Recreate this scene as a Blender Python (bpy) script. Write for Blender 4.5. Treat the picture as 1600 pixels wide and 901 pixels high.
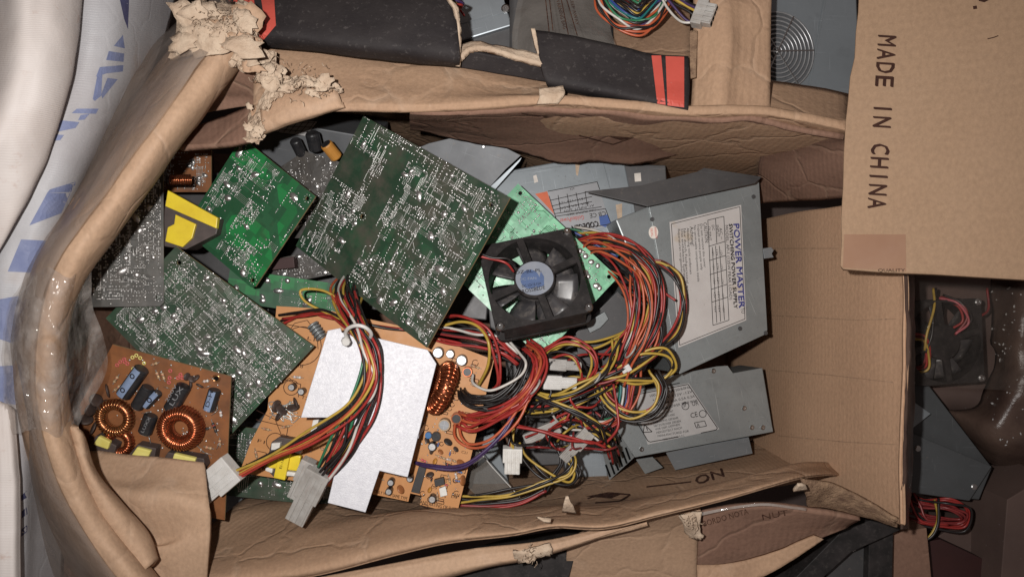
import bpy, bmesh, math, random
from mathutils import Vector, Matrix, noise
from mathutils.bvhtree import BVHTree
from mathutils.geometry import tessellate_polygon
random.seed(7)
for o in list(bpy.data.objects): bpy.data.objects.remove(o)
scene = bpy.context.scene
COL = scene.collection
# ------------------------------------------------------------------ camera, world, light, exposure
CAMZ = 0.65
HALF = 18.0/27.0
cam = bpy.data.cameras.new('camera'); cam.lens = 27; cam.sensor_width = 36; cam.clip_start = 0.01; cam.clip_end = 50
camo = bpy.data.objects.new('camera', cam); COL.objects.link(camo)
camo.location = (0, 0, CAMZ); camo.rotation_euler = (0, 0, 0); scene.camera = camo
world = bpy.data.worlds.new('World'); scene.world = world; world.use_nodes = True
bg = world.node_tree.nodes['Background']; bg.inputs[0].default_value = (1.0, 0.80, 0.73, 1); bg.inputs[1].default_value = 0.11
fl = bpy.data.lights.new('flash_lamp', 'SPOT'); fl.energy = 19.5; fl.color = (1.0, 0.965, 0.93); fl.shadow_soft_size = 0.006
fl.spot_size = math.radians(118); fl.spot_blend = 1.0
flo = bpy.data.objects.new('flash_lamp', fl); COL.objects.link(flo)
flo.location = (-0.050, 0.026, CAMZ+0.010); flo.rotation_euler = (0, math.radians(-4), 0)
scene.view_settings.view_transform = 'Standard'; scene.view_settings.look = 'None'
scene.view_settings.exposure = 0.0; scene.view_settings.gamma = 1.0; scene.view_settings.use_curve_mapping = False
scene.render.engine = 'CYCLES'

# ------------------------------------------------------------------ helpers
V = Vector
CAMP = V((0, 0, CAMZ))
def K(z): return 2*HALF/1600*(CAMZ-z)
def P(px, py, z=0.0):
    k = K(z); return V(((px-800)*k, (450.5-py)*k, z))
def PP(t): return P(*t)
def ray(px, py): return (P(px, py, 0)-CAMP).normalized()
ROOTM = {}
def setp(o, **kw):
    for k, v in kw.items():
        if v is not None: o[k] = v
def thing(name, label, cat, loc=(0, 0, 0), group=None, kind=None, M=None):
    o = bpy.data.objects.new(name, None); COL.objects.link(o); o.empty_display_size = 0.02
    M = M if M is not None else Matrix.Translation(V(loc))
    o.matrix_world = M; ROOTM[o] = M.copy()
    setp(o, label=label, category=cat, group=group, kind=kind)
    return o
class MB:
    def __init__(s): s.v = []; s.f = []; s.uv = None
    def add(s, vs, fs):
        b = len(s.v); s.v += [V(x) for x in vs]; s.f += [tuple(i+b for i in f) for f in fs]; return s
    def box(s, F, x0, x1, y0, y1, z0, z1):
        vs = [F @ V((x, y, z)) for z in (z0, z1) for y in (y0, y1) for x in (x0, x1)]
        return s.add(vs, [(0, 2, 3, 1), (4, 5, 7, 6), (0, 1, 5, 4), (2, 6, 7, 3), (0, 4, 6, 2), (1, 3, 7, 5)])
    def tube(s, pts, r, n=6, r2=None):
        m = len(pts)
        if m < 2: return s
        t = (pts[1]-pts[0]).normalized(); a = t.orthogonal().normalized(); vs = []; fs = []
        for i, p in enumerate(pts):
            t2 = (pts[min(i+1, m-1)]-pts[max(i-1, 0)])
            if t2.length > 1e-9: t = t2.normalized()
            a = (a-t*a.dot(t)).normalized(); b = t.cross(a)
            rr = r if r2 is None else r+(r2-r)*i/(m-1)
            for k in range(n):
                an = 2*math.pi*k/n; vs.append(p+(a*math.cos(an)+b*math.sin(an))*rr)
        for i in range(m-1):
            for k in range(n):
                k2 = (k+1) % n; fs.append((i*n+k, i*n+k2, (i+1)*n+k2, (i+1)*n+k))
        fs.append(tuple(range(n-1, -1, -1))); fs.append(tuple(range((m-1)*n, m*n)))
        return s.add(vs, fs)
    def lathe(s, c, ax, prof, n=16):            # prof: (r,h) along ax
        ax = ax.normalized(); a = ax.orthogonal().normalized(); b = ax.cross(a); vs = []; fs = []
        for r, h in prof:
            for k in range(n):
                an = 2*math.pi*k/n; vs.append(c+ax*h+(a*math.cos(an)+b*math.sin(an))*r)
        for i in range(len(prof)-1):
            for k in range(n):
                k2 = (k+1) % n; fs.append((i*n+k, i*n+k2, (i+1)*n+k2, (i+1)*n+k))
        fs.append(tuple(range(n-1, -1, -1))); fs.append(tuple(range((len(prof)-1)*n, len(prof)*n)))
        return s.add(vs, fs)
    def dome(s, c, ax, r, h, n=7, sx=1.0, an0=0.0):
        ax = ax.normalized(); a = ax.orthogonal().normalized(); b = ax.cross(a)
        ca, sa = math.cos(an0), math.sin(an0); a, b = a*ca+b*sa, b*ca-a*sa
        vs = []; fs = []
        for rr, hh in ((1, 0), (.72, .62)):
            for k in range(n):
                an = 2*math.pi*k/n; vs.append(c+ax*h*hh+(a*math.cos(an)*sx+b*math.sin(an))*r*rr)
        vs.append(c+ax*h)
        for k in range(n):
            k2 = (k+1) % n; fs += [(k, k2, n+k2, n+k), (n+k, n+k2, 2*n)]
        return s.add(vs, fs)
    def torus(s, c, ax, R, r, n=28, m=10, sz=1.0, a0=0, a1=2*math.pi):
        ax = ax.normalized(); a = ax.orthogonal().normalized(); b = ax.cross(a); vs = []; fs = []
        for i in range(n):
            an = 2*math.pi*i/n; d = a*math.cos(an)+b*math.sin(an)
            for j in range(m):
                am = 2*math.pi*j/m; vs.append(c+d*(R+r*math.cos(am))+ax*r*sz*math.sin(am))
        for i in range(n):
            for j in range(m):
                i2 = (i+1) % n; j2 = (j+1) % m; fs.append((i*m+j, i2*m+j, i2*m+j2, i*m+j2))
        return s.add(vs, fs)
    def poly(s, loops, up, t):                  # loops of world points (first outline), extruded by -up*t
        tri = tessellate_polygon(loops); allv = [p for l in loops for p in l]; n = len(allv)
        fs = []
        for a, b, c in tri:
            nn = (allv[b]-allv[a]).cross(allv[c]-allv[a])
            if nn.dot(up) < 0: a, c = c, a
            fs.append((a, b, c)); fs.append((c+n, b+n, a+n))
        base = 0
        for l in loops:
            m = len(l)
            for i in range(m):
                j = (i+1) % m; fs.append((base+i, base+j, base+j+n, base+i+n))
            base += m
        return s.add(allv+[p-up*t for p in allv], fs)
    def build(s, name, mat, parent=None, smooth=False, kind=None, bevel=0, recalc=False):
        me = bpy.data.meshes.new(name)
        M = ROOTM.get(parent) if parent is not None else None
        Mi = M.inverted() if M is not None else None
        me.from_pydata([tuple(Mi @ p) if Mi is not None else tuple(p) for p in s.v], [], s.f)
        if s.uv:
            l = me.uv_layers.new(name='UVMap')
            for lp in me.loops: l.data[lp.index].uv = s.uv[lp.vertex_index]
        if recalc or bevel:
            bm = bmesh.new(); bm.from_mesh(me)
            bmesh.ops.remove_doubles(bm, verts=bm.verts, dist=1e-6)
            bmesh.ops.recalc_face_normals(bm, faces=bm.faces)
            if bevel:
                es = [e for e in bm.edges if len(e.link_faces) == 2 and e.calc_face_angle(0) > 0.6]
                bmesh.ops.bevel(bm, geom=es, offset=bevel, segments=2, affect='EDGES', profile=0.6)
            bm.to_mesh(me); bm.free()
        if smooth:
            for p in me.polygons: p.use_smooth = True
        if mat: me.materials.append(MAT[mat])
        me.update()
        o = bpy.data.objects.new(name, me); COL.objects.link(o)
        if parent is not None:
            o.parent = parent; o.matrix_parent_inverse = Matrix.Identity(4); ROOTM[o] = M
        setp(o, kind=kind)
        return o
def sub(o, parent):                             # make o a sub-part of part `parent` (both carry identity local transforms)
    o.parent = parent; o.matrix_parent_inverse = Matrix.Identity(4); return o
def cr(pts, n):
    m = len(pts)
    if m == 2 : return [pts[0].lerp(pts[1], i/n) for i in range(n+1)]
    out = []
    for i in range(m-1):
        p0 = pts[i-1] if i else pts[0]*2-pts[1]
        p1, p2 = pts[i], pts[i+1]
        p3 = pts[i+2] if i+2 < m else p2*2-p1
        for k in range(n):
            t = k/n
            out.append(0.5*((2*p1)+(p2-p0)*t+(2*p0-5*p1+4*p2-p3)*t*t+(3*p1-p0-3*p2+p3)*t*t*t))
    out.append(pts[-1].copy()); return out
def frame(p0, p1, p3):
    u = (p1-p0).normalized(); n = u.cross(p3-p0).normalized()
    v = n.cross(u)
    M = Matrix((u, v, n)).transposed().to_4x4(); M.translation = p0
    return M
class Plane:
    def __init__(s, p, n): s.p = p; s.n = n.normalized()
    def hit(s, px, py, e=0.0):
        d = ray(px, py); t = (s.p+s.n*e-CAMP).dot(s.n)/d.dot(s.n); return CAMP+d*t
    def nrm(s, *a): return s.n
class Surf:
    def __init__(s, vs, fs): s.b = BVHTree.FromPolygons([tuple(v) for v in vs], fs)
    def hit(s, px, py, e=0.0):
        d = ray(px, py); h = s.b.ray_cast(CAMP, d)
        if h[0] is None: return P(px, py, -0.02)
        return h[0]-d*e
def planeF(F): return Plane(F.translation, F.to_3x3().col[2])
def facecam(vs, fs):
    sm = 0
    for f in fs:
        a, b, c = vs[f[0]], vs[f[1]], vs[f[2]]; sm += (b-a).cross(c-a).dot(CAMP-a)
    return fs if sm >= 0 else [tuple(reversed(f)) for f in fs]
SURF = {}
def sheet(name, rows, mat, parent, thick=0.004, nu=5, nv=5, wr=0.0, wf=20, seed=0, smooth=True, rag=0, kind=None, crease=0, fr=0, ff_=110):
    d = [cr(r, nu) for r in rows]; nc = len(d[0])
    cols = [cr([r[i] for r in d], nv) for i in range(nc)]
    nr = len(cols[0]); mb = MB(); vs = []; uv = []
    off = V((seed*3.1, seed*1.7, seed*2.3))
    for j in range(nr):
        for i in range(nc):
            p = cols[i][j]
            q = p*wf+off
            dz = noise.noise(q)*wr+noise.noise(q*2.7)*wr*.4
            if fr: dz += noise.fractal(p*ff_+off, .9, 2.1, 5)*fr
            if crease: dz += abs(noise.noise(q*.6+V((9, 9, 9))))*crease
            if rag and (j == nr-1 or j == nr-2):
                p = p+V((noise.noise(q*9), noise.noise(q*9+V((5, 0, 0))), 0))*rag
            vs.append(p+V((dz*.4, dz*.4, dz)))
            uv.append((0, 0))
    # uv in metres
    w = 0.0; us = [0.0]
    mid = nr//2
    for i in range(1, nc): w += (vs[mid*nc+i]-vs[mid*nc+i-1]).length; us.append(w)
    hgt = 0.0
    for j in range(nr):
        if j: hgt += (vs[j*nc+nc//2]-vs[(j-1)*nc+nc//2]).length
        for i in range(nc): uv[j*nc+i] = (us[i], hgt)
    fs = [(j*nc+i, j*nc+i+1, (j+1)*nc+i+1, (j+1)*nc+i) for j in range(nr-1) for i in range(nc-1)]
    fs = facecam(vs, fs)
    mb.v = vs; mb.f = fs; mb.uv = uv
    o = mb.build(name, mat, parent, smooth=smooth, kind=kind)
    if thick:
        md = o.modifiers.new('thickness', 'SOLIDIFY'); md.thickness = thick; md.offset = -1
    SURF[o] = Surf(vs, fs)
    return o
_tg = {}
def text_geo(s):
    if s in _tg: return _tg[s]
    c = bpy.data.curves.new('t', 'FONT'); c.body = s; c.resolution_u = 2
    c.offset = 0.0
    o = bpy.data.objects.new('t', c); COL.objects.link(o)
    dg = bpy.context.evaluated_depsgraph_get(); dg.update()
    me = bpy.data.meshes.new_from_object(o.evaluated_get(dg))
    vs = [(v.co.x, v.co.y) for v in me.vertices]; fs = [tuple(p.vertices) for p in me.polygons]
    bpy.data.objects.remove(o); bpy.data.curves.remove(c); bpy.data.meshes.remove(me)
    x0 = min(v[0] for v in vs); x1 = max(v[0] for v in vs)
    vs = [((x-x0)/(x1-x0), y/0.70) for x, y in vs]
    _tg[s] = (vs, fs); return _tg[s]
def ptext(surf, s, a, b, h, mat, parent, e=0.0006, name='printed_text', subof=None, mb=None, bold=0):
    vs, fs = text_geo(s)
    dx, dy = b[0]-a[0], b[1]-a[1]; L = math.hypot(dx, dy); ux, uy = dy/L, -dx/L
    m = mb or MB()
    pts = [surf.hit(a[0]+dx*x+ux*y*h, a[1]+dy*x+uy*y*h, e) for x, y in vs]
    m.add(pts, facecam(pts, fs) if fs else [])
    for bi in range(1, (3 if bold else 0)):
        o_ = bold*(-1)**bi
        pts = [surf.hit(a[0]+dx*x+ux*y*h+o_, a[1]+dy*x+uy*y*h+o_*.6, e+bi*2e-5) for x, y in vs]; m.add(pts, facecam(pts, fs))
    if mb is None:
        o = m.build(name, mat, parent)
        if subof: sub(o, subof)
        return o
def pdecal(surf, poly, mat, parent, name='print_mark', e=0.0004, n=0, subof=None, build=True, mb=None):
    loops = [[V((x, y, 0)) for x, y in poly]]
    if n:                                          # subdivide the outline, fill with a grid fan
        l = []
        for i, p in enumerate(loops[0]):
            q = loops[0][(i+1) % len(loops[0])]
            l += [p.lerp(q, k/n) for k in range(n)]
        bm = bmesh.new(); vv = [bm.verts.new(p) for p in l]; bm.faces.new(vv)
        bmesh.ops.triangulate(bm, faces=bm.faces[:])
        for _ in range(2):
            bmesh.ops.subdivide_edges(bm, edges=[x for x in bm.edges if x.calc_length() > 10], cuts=1)
            bmesh.ops.triangulate(bm, faces=bm.faces[:])
        bm.verts.index_update()
        vs2 = [v.co.copy() for v in bm.verts]; fs = [tuple(v.index for v in f.verts) for f in bm.faces]; bm.free()
    else:
        vs2 = loops[0]; fs = [tuple(t) for t in tessellate_polygon(loops)]
    pts = [surf.hit(p.x, p.y, e) for p in vs2]
    ff = []
    for f in fs:
        a, b, c = pts[f[0]], pts[f[1]], pts[f[2]]
        ff.append(f if (b-a).cross(c-a).dot(CAMP-a) > 0 else tuple(reversed(f)))
    if mb is not None: mb.add(pts, ff); return
    o = MB().add(pts, ff).build(name, mat, parent)
    if subof: sub(o, subof)
    return o
def plines(surf, lines, w, mat, parent, name='printed_lines', e=0.0005, subof=None):
    mb = MB()
    for l in lines:
        for (x0, y0), (x1, y1) in zip(l[:-1], l[1:]):
            L = math.hypot(x1-x0, y1-y0)
            if L < .1: continue
            nx, ny = -(y1-y0)/L*w/2, (x1-x0)/L*w/2
            k = max(1, int(L/12))
            for i in range(k):
                a, b = i/k, (i+1)/k
                ax, ay, bx, by = x0+(x1-x0)*a, y0+(y1-y0)*a, x0+(x1-x0)*b, y0+(y1-y0)*b
                pdecal(surf, [(ax-nx, ay-ny), (bx-nx, by-ny), (bx+nx, by+ny), (ax+nx, ay+ny)], mat, parent, e=e+random.random()*5e-5, mb=mb)
    o = mb.build(name, mat, parent)
    if subof: sub(o, subof)
    return o
def circ(cx, cy, r, n=14, ry=None, a=0):
    ry = ry or r; ca, sa = math.cos(a), math.sin(a)
    return [(cx+r*math.cos(t)*ca-ry*math.sin(t)*sa, cy+r*math.cos(t)*sa+ry*math.sin(t)*ca) for t in (2*math.pi*i/n for i in range(n))]

# ------------------------------------------------------------------ materials
MAT = {}
def nodes(name):
    m = bpy.data.materials.new(name); m.use_nodes = True; nt = m.node_tree
    b = nt.nodes['Principled BSDF']; MAT[name] = m
    return m, nt, b
def N(nt, t, **kw):
    n = nt.nodes.new(t)
    for k, v in kw.items():
        if k in n.inputs: n.inputs[k].default_value = v
        else: setattr(n, k, v)
    return n
def ramp(nt, fac, a, b, ca=(0, 0, 0, 1), cb=(1, 1, 1, 1)):
    r = N(nt, 'ShaderNodeValToRGB'); r.color_ramp.elements[0].position = a; r.color_ramp.elements[1].position = b
    r.color_ramp.elements[0].color = ca; r.color_ramp.elements[1].color = cb
    nt.links.new(fac, r.inputs[0]); return r.outputs[0]
def mix(nt, fac, a, b, blend='MIX'):
    m = N(nt, 'ShaderNodeMix', data_type='RGBA', blend_type=blend)
    for s, v in ((m.inputs[0], fac), (m.inputs[6], a), (m.inputs[7], b)):
        if hasattr(v, 'is_linked'): nt.links.new(v, s)
        elif isinstance(v, (int, float)): s.default_value = v
        else: s.default_value = (*v[:3], 1)
    return m.outputs[2]
def c4(c): return (*c, 1)
def mat(name, col, rough=.6, metal=0.0, col2=None, ns=60, nd=5, lo=.35, hi=.7, dust=None, dsc=900, dlo=.6, dhi=.75, bs=0, bsc=300, wave=None, spec=.5, coat=0, sss=0, alpha=None, big=None, crumple=None):
    m, nt, b = nodes(name)
    tc = N(nt, 'ShaderNodeTexCoord'); L = nt.links.new
    def nz(scale, det=5, rou=.6):
        n = N(nt, 'ShaderNodeTexNoise'); n.inputs['Scale'].default_value = scale; n.inputs['Detail'].default_value = det; n.inputs['Roughness'].default_value = rou
        L(tc.outputs['Object'], n.inputs['Vector']); return n.outputs['Fac']
    c = None
    c = mix(nt, ramp(nt, nz(ns, nd), lo, hi), col, col2 or tuple(x*.72 for x in col))
    if big: c = mix(nt, ramp(nt, nz(big[0], 4), big[1], big[2]), c, big[3])
    if dust: c = mix(nt, ramp(nt, nz(dsc, 3, .7), dlo, dhi), c, dust)
    if name.startswith('psu_'):
        for sc_, rot in (((18, 1500, 300), .5), ((1300, 22, 300), .35)):
            sm = N(nt, 'ShaderNodeMapping'); sm.inputs['Rotation'].default_value = (0, 0, rot); sm.inputs['Scale'].default_value = sc_; L(tc.outputs['Object'], sm.inputs[0])
            sn = N(nt, 'ShaderNodeTexNoise'); sn.inputs['Scale'].default_value = 1; sn.inputs['Detail'].default_value = 2; L(sm.outputs[0], sn.inputs['Vector'])
            c = mix(nt, ramp(nt, sn.outputs['Fac'], .70, .78), c, tuple(min(1, x*1.7) for x in col))
        c = mix(nt, ramp(nt, nz(26, 8, .7), .55, .85), c, tuple(x*.55+.02 for x in col))
    ce = None
    if crumple:
        nv = N(nt, 'ShaderNodeTexNoise'); nv.inputs['Scale'].default_value = crumple[0]*1.3; nv.inputs['Detail'].default_value = 3; L(tc.outputs['Object'], nv.inputs['Vector'])
        vm = N(nt, 'ShaderNodeVectorMath', operation='MULTIPLY_ADD'); vm.inputs[1].default_value = (.9/crumple[0],)*3; L(nv.outputs['Color'], vm.inputs[0]); L(tc.outputs['Object'], vm.inputs[2])
        vo = N(nt, 'ShaderNodeTexVoronoi'); vo.feature = 'DISTANCE_TO_EDGE'; vo.inputs['Scale'].default_value = crumple[0]; L(vm.outputs[0], vo.inputs['Vector'])
        ce = ramp(nt, vo.outputs['Distance'], 0.0, crumple[2])
        msk = N(nt, 'ShaderNodeMath', operation='MULTIPLY'); L(ramp(nt, ce, 0, 1, (1, 1, 1, 1), (0, 0, 0, 1)), msk.inputs[0]); L(ramp(nt, nz(crumple[0]*2, 3), .45, .7), msk.inputs[1])
        c = mix(nt, msk.outputs[0], c, crumple[3])
    if wave:
        fb = N(nt, 'ShaderNodeMapping'); fb.inputs['Scale'].default_value = (420, 300, 380); L(tc.outputs['Object'], fb.inputs[0])
        fn_ = N(nt, 'ShaderNodeTexNoise'); fn_.inputs['Scale'].default_value = 1; fn_.inputs['Detail'].default_value = 5; L(fb.outputs[0], fn_.inputs['Vector'])
        if name.startswith('kraft'):
            c = mix(nt, ramp(nt, fn_.outputs['Fac'], .3, .75), tuple(x*.86 for x in col), c, 'MIX') if False else mix(nt, .55, c, mix(nt, ramp(nt, fn_.outputs['Fac'], .28, .78), tuple(x*.8 for x in col), tuple(min(1, x*1.16) for x in col)), 'MIX')
    L(c, b.inputs['Base Color'])
    b.inputs['Metallic'].default_value = metal
    rr = N(nt, 'ShaderNodeMapRange'); rr.inputs['To Min'].default_value = max(.03, rough*.8); rr.inputs['To Max'].default_value = min(1, rough*1.25)
    L(nz(ns*2.3, 4), rr.inputs[0]); L(rr.outputs[0], b.inputs['Roughness'])
    b.inputs['Specular IOR Level'].default_value = spec
    b.inputs['Coat Weight'].default_value = coat
    if alpha is not None: b.inputs['Alpha'].default_value = alpha
    h = None
    if bs:
        h = nz(bsc, 6, .65)
    if ce is not None:
        cm = N(nt, 'ShaderNodeMath', operation='MULTIPLY'); cm.inputs[1].default_value = crumple[1]; L(ce, cm.inputs[0])
        if h is not None:
            ad = N(nt, 'ShaderNodeMath', operation='ADD'); L(h, ad.inputs[0]); L(cm.outputs[0], ad.inputs[1]); h = ad.outputs[0]
        else: h = cm.outputs[0]
    if wave:
        mp = N(nt, 'ShaderNodeMapping'); mp.inputs['Rotation'].default_value = (0, 0, wave[2])
        L(tc.outputs[wave[3] if len(wave) > 3 else 'UV'], mp.inputs[0])
        w = N(nt, 'ShaderNodeTexWave'); w.inputs['Scale'].default_value = wave[0]; w.inputs['Distortion'].default_value = .6; w.inputs['Detail'].default_value = 1
        L(mp.outputs[0], w.inputs[0])
        ma = N(nt, 'ShaderNodeMath', operation='MULTIPLY'); ma.inputs[1].default_value = wave[1]; L(w.outputs['Fac'], ma.inputs[0])
        if h is not None:
            ad = N(nt, 'ShaderNodeMath', operation='ADD'); L(h, ad.inputs[0]); L(ma.outputs[0], ad.inputs[1]); h = ad.outputs[0]
        else: h = ma.outputs[0]
    if h is not None:
        bp = N(nt, 'ShaderNodeBump'); bp.inputs['Strength'].default_value = bs or .3; bp.inputs['Distance'].default_value = .002
        L(h, bp.inputs['Height']); L(bp.outputs[0], b.inputs['Normal'])
    return m
KR = (.40, .245, .150)
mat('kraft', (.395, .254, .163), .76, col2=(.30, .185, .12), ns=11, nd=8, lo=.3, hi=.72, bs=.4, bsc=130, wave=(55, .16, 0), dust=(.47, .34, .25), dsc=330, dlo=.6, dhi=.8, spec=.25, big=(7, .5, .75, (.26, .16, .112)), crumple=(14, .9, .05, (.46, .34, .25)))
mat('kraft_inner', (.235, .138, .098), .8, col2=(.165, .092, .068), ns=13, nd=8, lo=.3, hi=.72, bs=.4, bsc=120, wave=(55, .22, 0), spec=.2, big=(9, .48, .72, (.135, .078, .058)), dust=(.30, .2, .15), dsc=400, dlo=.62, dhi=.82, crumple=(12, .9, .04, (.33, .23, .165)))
mat('kraft_pale', (.44, .292, .192), .66, col2=(.345, .222, .15), ns=12, nd=8, lo=.3, hi=.72, bs=.3, bsc=170, spec=.3, dust=(.29, .185, .125), dsc=260, dlo=.62, dhi=.8, wave=(55, .1, 0), crumple=(11, .8, .04, (.48, .35, .26)))
mat('kraft_wall', (.475, .30, .192), .76, col2=(.425, .265, .17), ns=8, nd=8, lo=.3, hi=.72, bs=.22, bsc=260, spec=.25, dust=(.34, .21, .14), dsc=200, dlo=.64, dhi=.82, wave=(55, .14, math.pi/2), big=(6, .55, .8, (.34, .21, .137)))
mat('kraft_clean', (.315, .205, .130), .75, col2=(.27, .172, .108), ns=9, nd=9, lo=.3, hi=.75, bs=.16, bsc=500, wave=(50, .5, math.pi/2, 'Object'), spec=.25, dust=(.36, .24, .155), dsc=1300, dlo=.48, dhi=.7, big=(7, .62, .8, (.26, .152, .10)))
mat('kraft_torn', (.55, .44, .335), .97, col2=(.42, .31, .225), ns=120, nd=9, lo=.3, hi=.7, bs=.6, bsc=420, spec=.05, big=(30, .5, .75, (.42, .31, .225)))
mat('kraft_edge', (.34, .225, .145), .9, col2=(.14, .085, .058), ns=130, nd=8, bs=.9, bsc=500, spec=.1)
mat('black_print', (.019, .016, .017), .68, col2=(.034, .029, .029), ns=25, nd=8, dust=(.085, .075, .072), dsc=230, dlo=.58, dhi=.8, bs=.3, bsc=180, spec=.22)
mat('red_print', (.55, .085, .06), .6, col2=(.46, .07, .05), ns=30, dust=(.5, .18, .15), dsc=400, dlo=.66, dhi=.8)
mat('tape', (.265, .15, .092), .6, col2=(.24, .13, .08), ns=20, spec=.2)
mat('ink_black', (.018, .012, .011), .8, spec=.1)
mat('ink_brown', (.035, .016, .012), .85, spec=.1, col2=(.05, .022, .016), ns=300)
mat('ink_worn', (.045, .02, .015), .85, spec=.1, col2=(.15, .085, .055), ns=220, lo=.45, hi=.75)
mat('ink_blue', (.02, .025, .17), .7, spec=.2, col2=(.07, .07, .2), ns=500)
mat('ink_red', (.5, .05, .03), .7)
mat('sack_blue', (.165, .195, .34), .6, col2=(.22, .25, .39), ns=70, spec=.3, bs=.2, bsc=500)
mat('sack_navy', (.06, .062, .13), .6, col2=(.085, .085, .16), ns=70, spec=.3)
mat('sack_white', (.64, .59, .565), .55, wave=(260, .5, 0), crumple=(9, .6, .06, (.68, .63, .61)), col2=(.55, .47, .43), ns=7, nd=6, lo=.45, hi=.8, bs=.18, bsc=300, spec=.35, dust=(.5, .38, .33), dsc=90, dlo=.62, dhi=.85)
mat('sack_grey', (.47, .47, .49), .5, wave=(260, .5, 0), crumple=(16, .5, .05, (.5, .5, .52)), col2=(.36, .34, .35), ns=10, nd=6, bs=.2, bsc=260, spec=.4, big=(14, .6, .75, (.40, .33, .29)))
mat('psu_grey', (.275, .297, .302), .40, .4, col2=(.205, .22, .225), ns=18, nd=8, dust=(.13, .12, .115), dsc=420, dlo=.62, dhi=.82, bs=.05, bsc=400, spec=.5)
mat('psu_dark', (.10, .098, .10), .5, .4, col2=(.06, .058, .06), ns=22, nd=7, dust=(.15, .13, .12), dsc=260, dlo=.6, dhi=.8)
mat('psu_blue', (.245, .272, .292), .42, .4, col2=(.17, .19, .205), ns=15, nd=7, dust=(.12, .11, .11), dsc=300, dlo=.62, dhi=.82)
mat('psu_bright', (.27, .30, .325), .38, .5, col2=(.23, .255, .275), ns=15, nd=7)
mat('slot_black', (.006, .006, .006), .9, spec=.05)
mat('steel', (.55, .55, .55), .28, 1.0, col2=(.4, .4, .4), ns=300)
mat('aluminium', (.53, .53, .56), .5, .18, col2=(.45, .45, .485), ns=240, nd=8, bs=.14, bsc=900, big=(22, .5, .85, (.44, .44, .475)), dust=(.40, .39, .38), dsc=260, dlo=.66, dhi=.82)
mat('alu_side', (.35, .35, .37), .5, .7)
mat('solder', (.62, .61, .60), .30, .85, col2=(.38, .37, .36), ns=350, bs=.2, bsc=900)
mat('tinned', (.66, .66, .64), .38, .75, col2=(.40, .42, .38), ns=160)
mat('solder_dull', (.22, .215, .20), .45, .7, col2=(.12, .12, .11), ns=250)
mat('copper', (.62, .22, .10), .25, .9, col2=(.38, .11, .05), ns=260)
mat('copper_dark', (.40, .13, .06), .3, .9, col2=(.22, .06, .03), ns=260)
mat('copper_gold', (.66, .36, .16), .25, .9, col2=(.35, .17, .07), ns=260)
mat('ferrite', (.04, .03, .028), .55, col2=(.08, .05, .04), ns=200)
mat('cap_black', (.014, .014, .016), .33, col2=(.03, .03, .032), ns=120, dust=(.10, .08, .07), dsc=500, dlo=.63, dhi=.85)
mat('cap_stripe', (.22, .29, .43), .4, col2=(.17, .22, .33), ns=200)
mat('cap_top', (.75, .75, .75), .32, .8, col2=(.55, .55, .55), ns=400)
mat('cap_amber', (.55, .25, .05), .5)
mat('chip', (.022, .021, .022), .5, col2=(.035, .032, .032), ns=200)
mat('yellow_tape', (.78, .60, .03), .4, col2=(.66, .48, .025), ns=60, dust=(.45, .33, .06), dsc=300, dlo=.66, dhi=.85)
mat('pale_tape', (.72, .66, .22), .45, col2=(.6, .52, .12), ns=60)
mat('bobbin', (.05, .036, .033), .55, col2=(.075, .055, .05), ns=120)
mat('white_part', (.72, .71, .68), .5, col2=(.58, .56, .52), ns=150)
mat('nylon', (.74, .73, .71), .34, col2=(.62, .60, .57), ns=90, spec=.5, alpha=.78)
mat('nylon_dirty', (.50, .485, .46), .36, col2=(.36, .335, .31), ns=90, spec=.5, alpha=.74)
mat('resistor_tan', (.48, .34, .2), .5, col2=(.36, .24, .14), ns=200)
mat('resistor_pink', (.62, .12, .13), .45)
mat('disc_brown', (.36, .14, .05), .45, col2=(.28, .1, .035), ns=120)
mat('led_blue', (.05, .18, .42), .35)
mat('plastic_black', (.014, .013, .013), .55, col2=(.035, .03, .03), ns=60, dust=(.055, .05, .046), dsc=240, dlo=.55, dhi=.85, bs=.08, bsc=400, spec=.25)
mat('blade_black', (.045, .043, .046), .35, col2=(.055, .05, .05), ns=40, dust=(.14, .125, .115), dsc=160, dlo=.5, dhi=.8)
mat('fan_label', (.27, .29, .33), .45, 0, col2=(.21, .235, .29), ns=60)
mat('label_blue', (.10, .15, .29), .5)
mat('emblem_blue', (.04, .10, .34), .5)
mat('grille_steel', (.42, .43, .44), .35, .6, col2=(.3, .3, .31), ns=200)
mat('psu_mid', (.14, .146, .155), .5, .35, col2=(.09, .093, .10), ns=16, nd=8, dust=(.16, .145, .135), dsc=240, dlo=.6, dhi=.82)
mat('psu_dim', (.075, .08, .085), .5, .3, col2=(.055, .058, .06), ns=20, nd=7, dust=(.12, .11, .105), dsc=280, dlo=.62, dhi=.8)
mat('label_paper', (.50, .475, .46), .6, col2=(.43, .40, .385), ns=40, nd=7, dust=(.22, .18, .15), dsc=330, dlo=.67, dhi=.78, big=(28, .6, .72, (.42, .34, .25)))
mat('label_silver', (.27, .275, .29), .45, .3, col2=(.235, .24, .25), ns=50)
mat('label_grey', (.40, .39, .385), .55, col2=(.34, .33, .325), ns=50, dust=(.2, .18, .17), dsc=400, dlo=.66, dhi=.8)
mat('sticker_orange', (.60, .12, .04), .5)
mat('sticker_white', (.72, .66, .6), .55)
mat('floor_dark', (.07, .05, .045), .8, col2=(.04, .028, .026), ns=8, nd=8, bs=.5, bsc=40)
mat('dark_red', (.045, .014, .013), .6, col2=(.03, .01, .01), ns=20)
mat('dusty_mauve', (.115, .074, .062), .7, col2=(.08, .05, .043), ns=14, dust=(.2, .17, .16), dsc=260, dlo=.66, dhi=.8)
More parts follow.
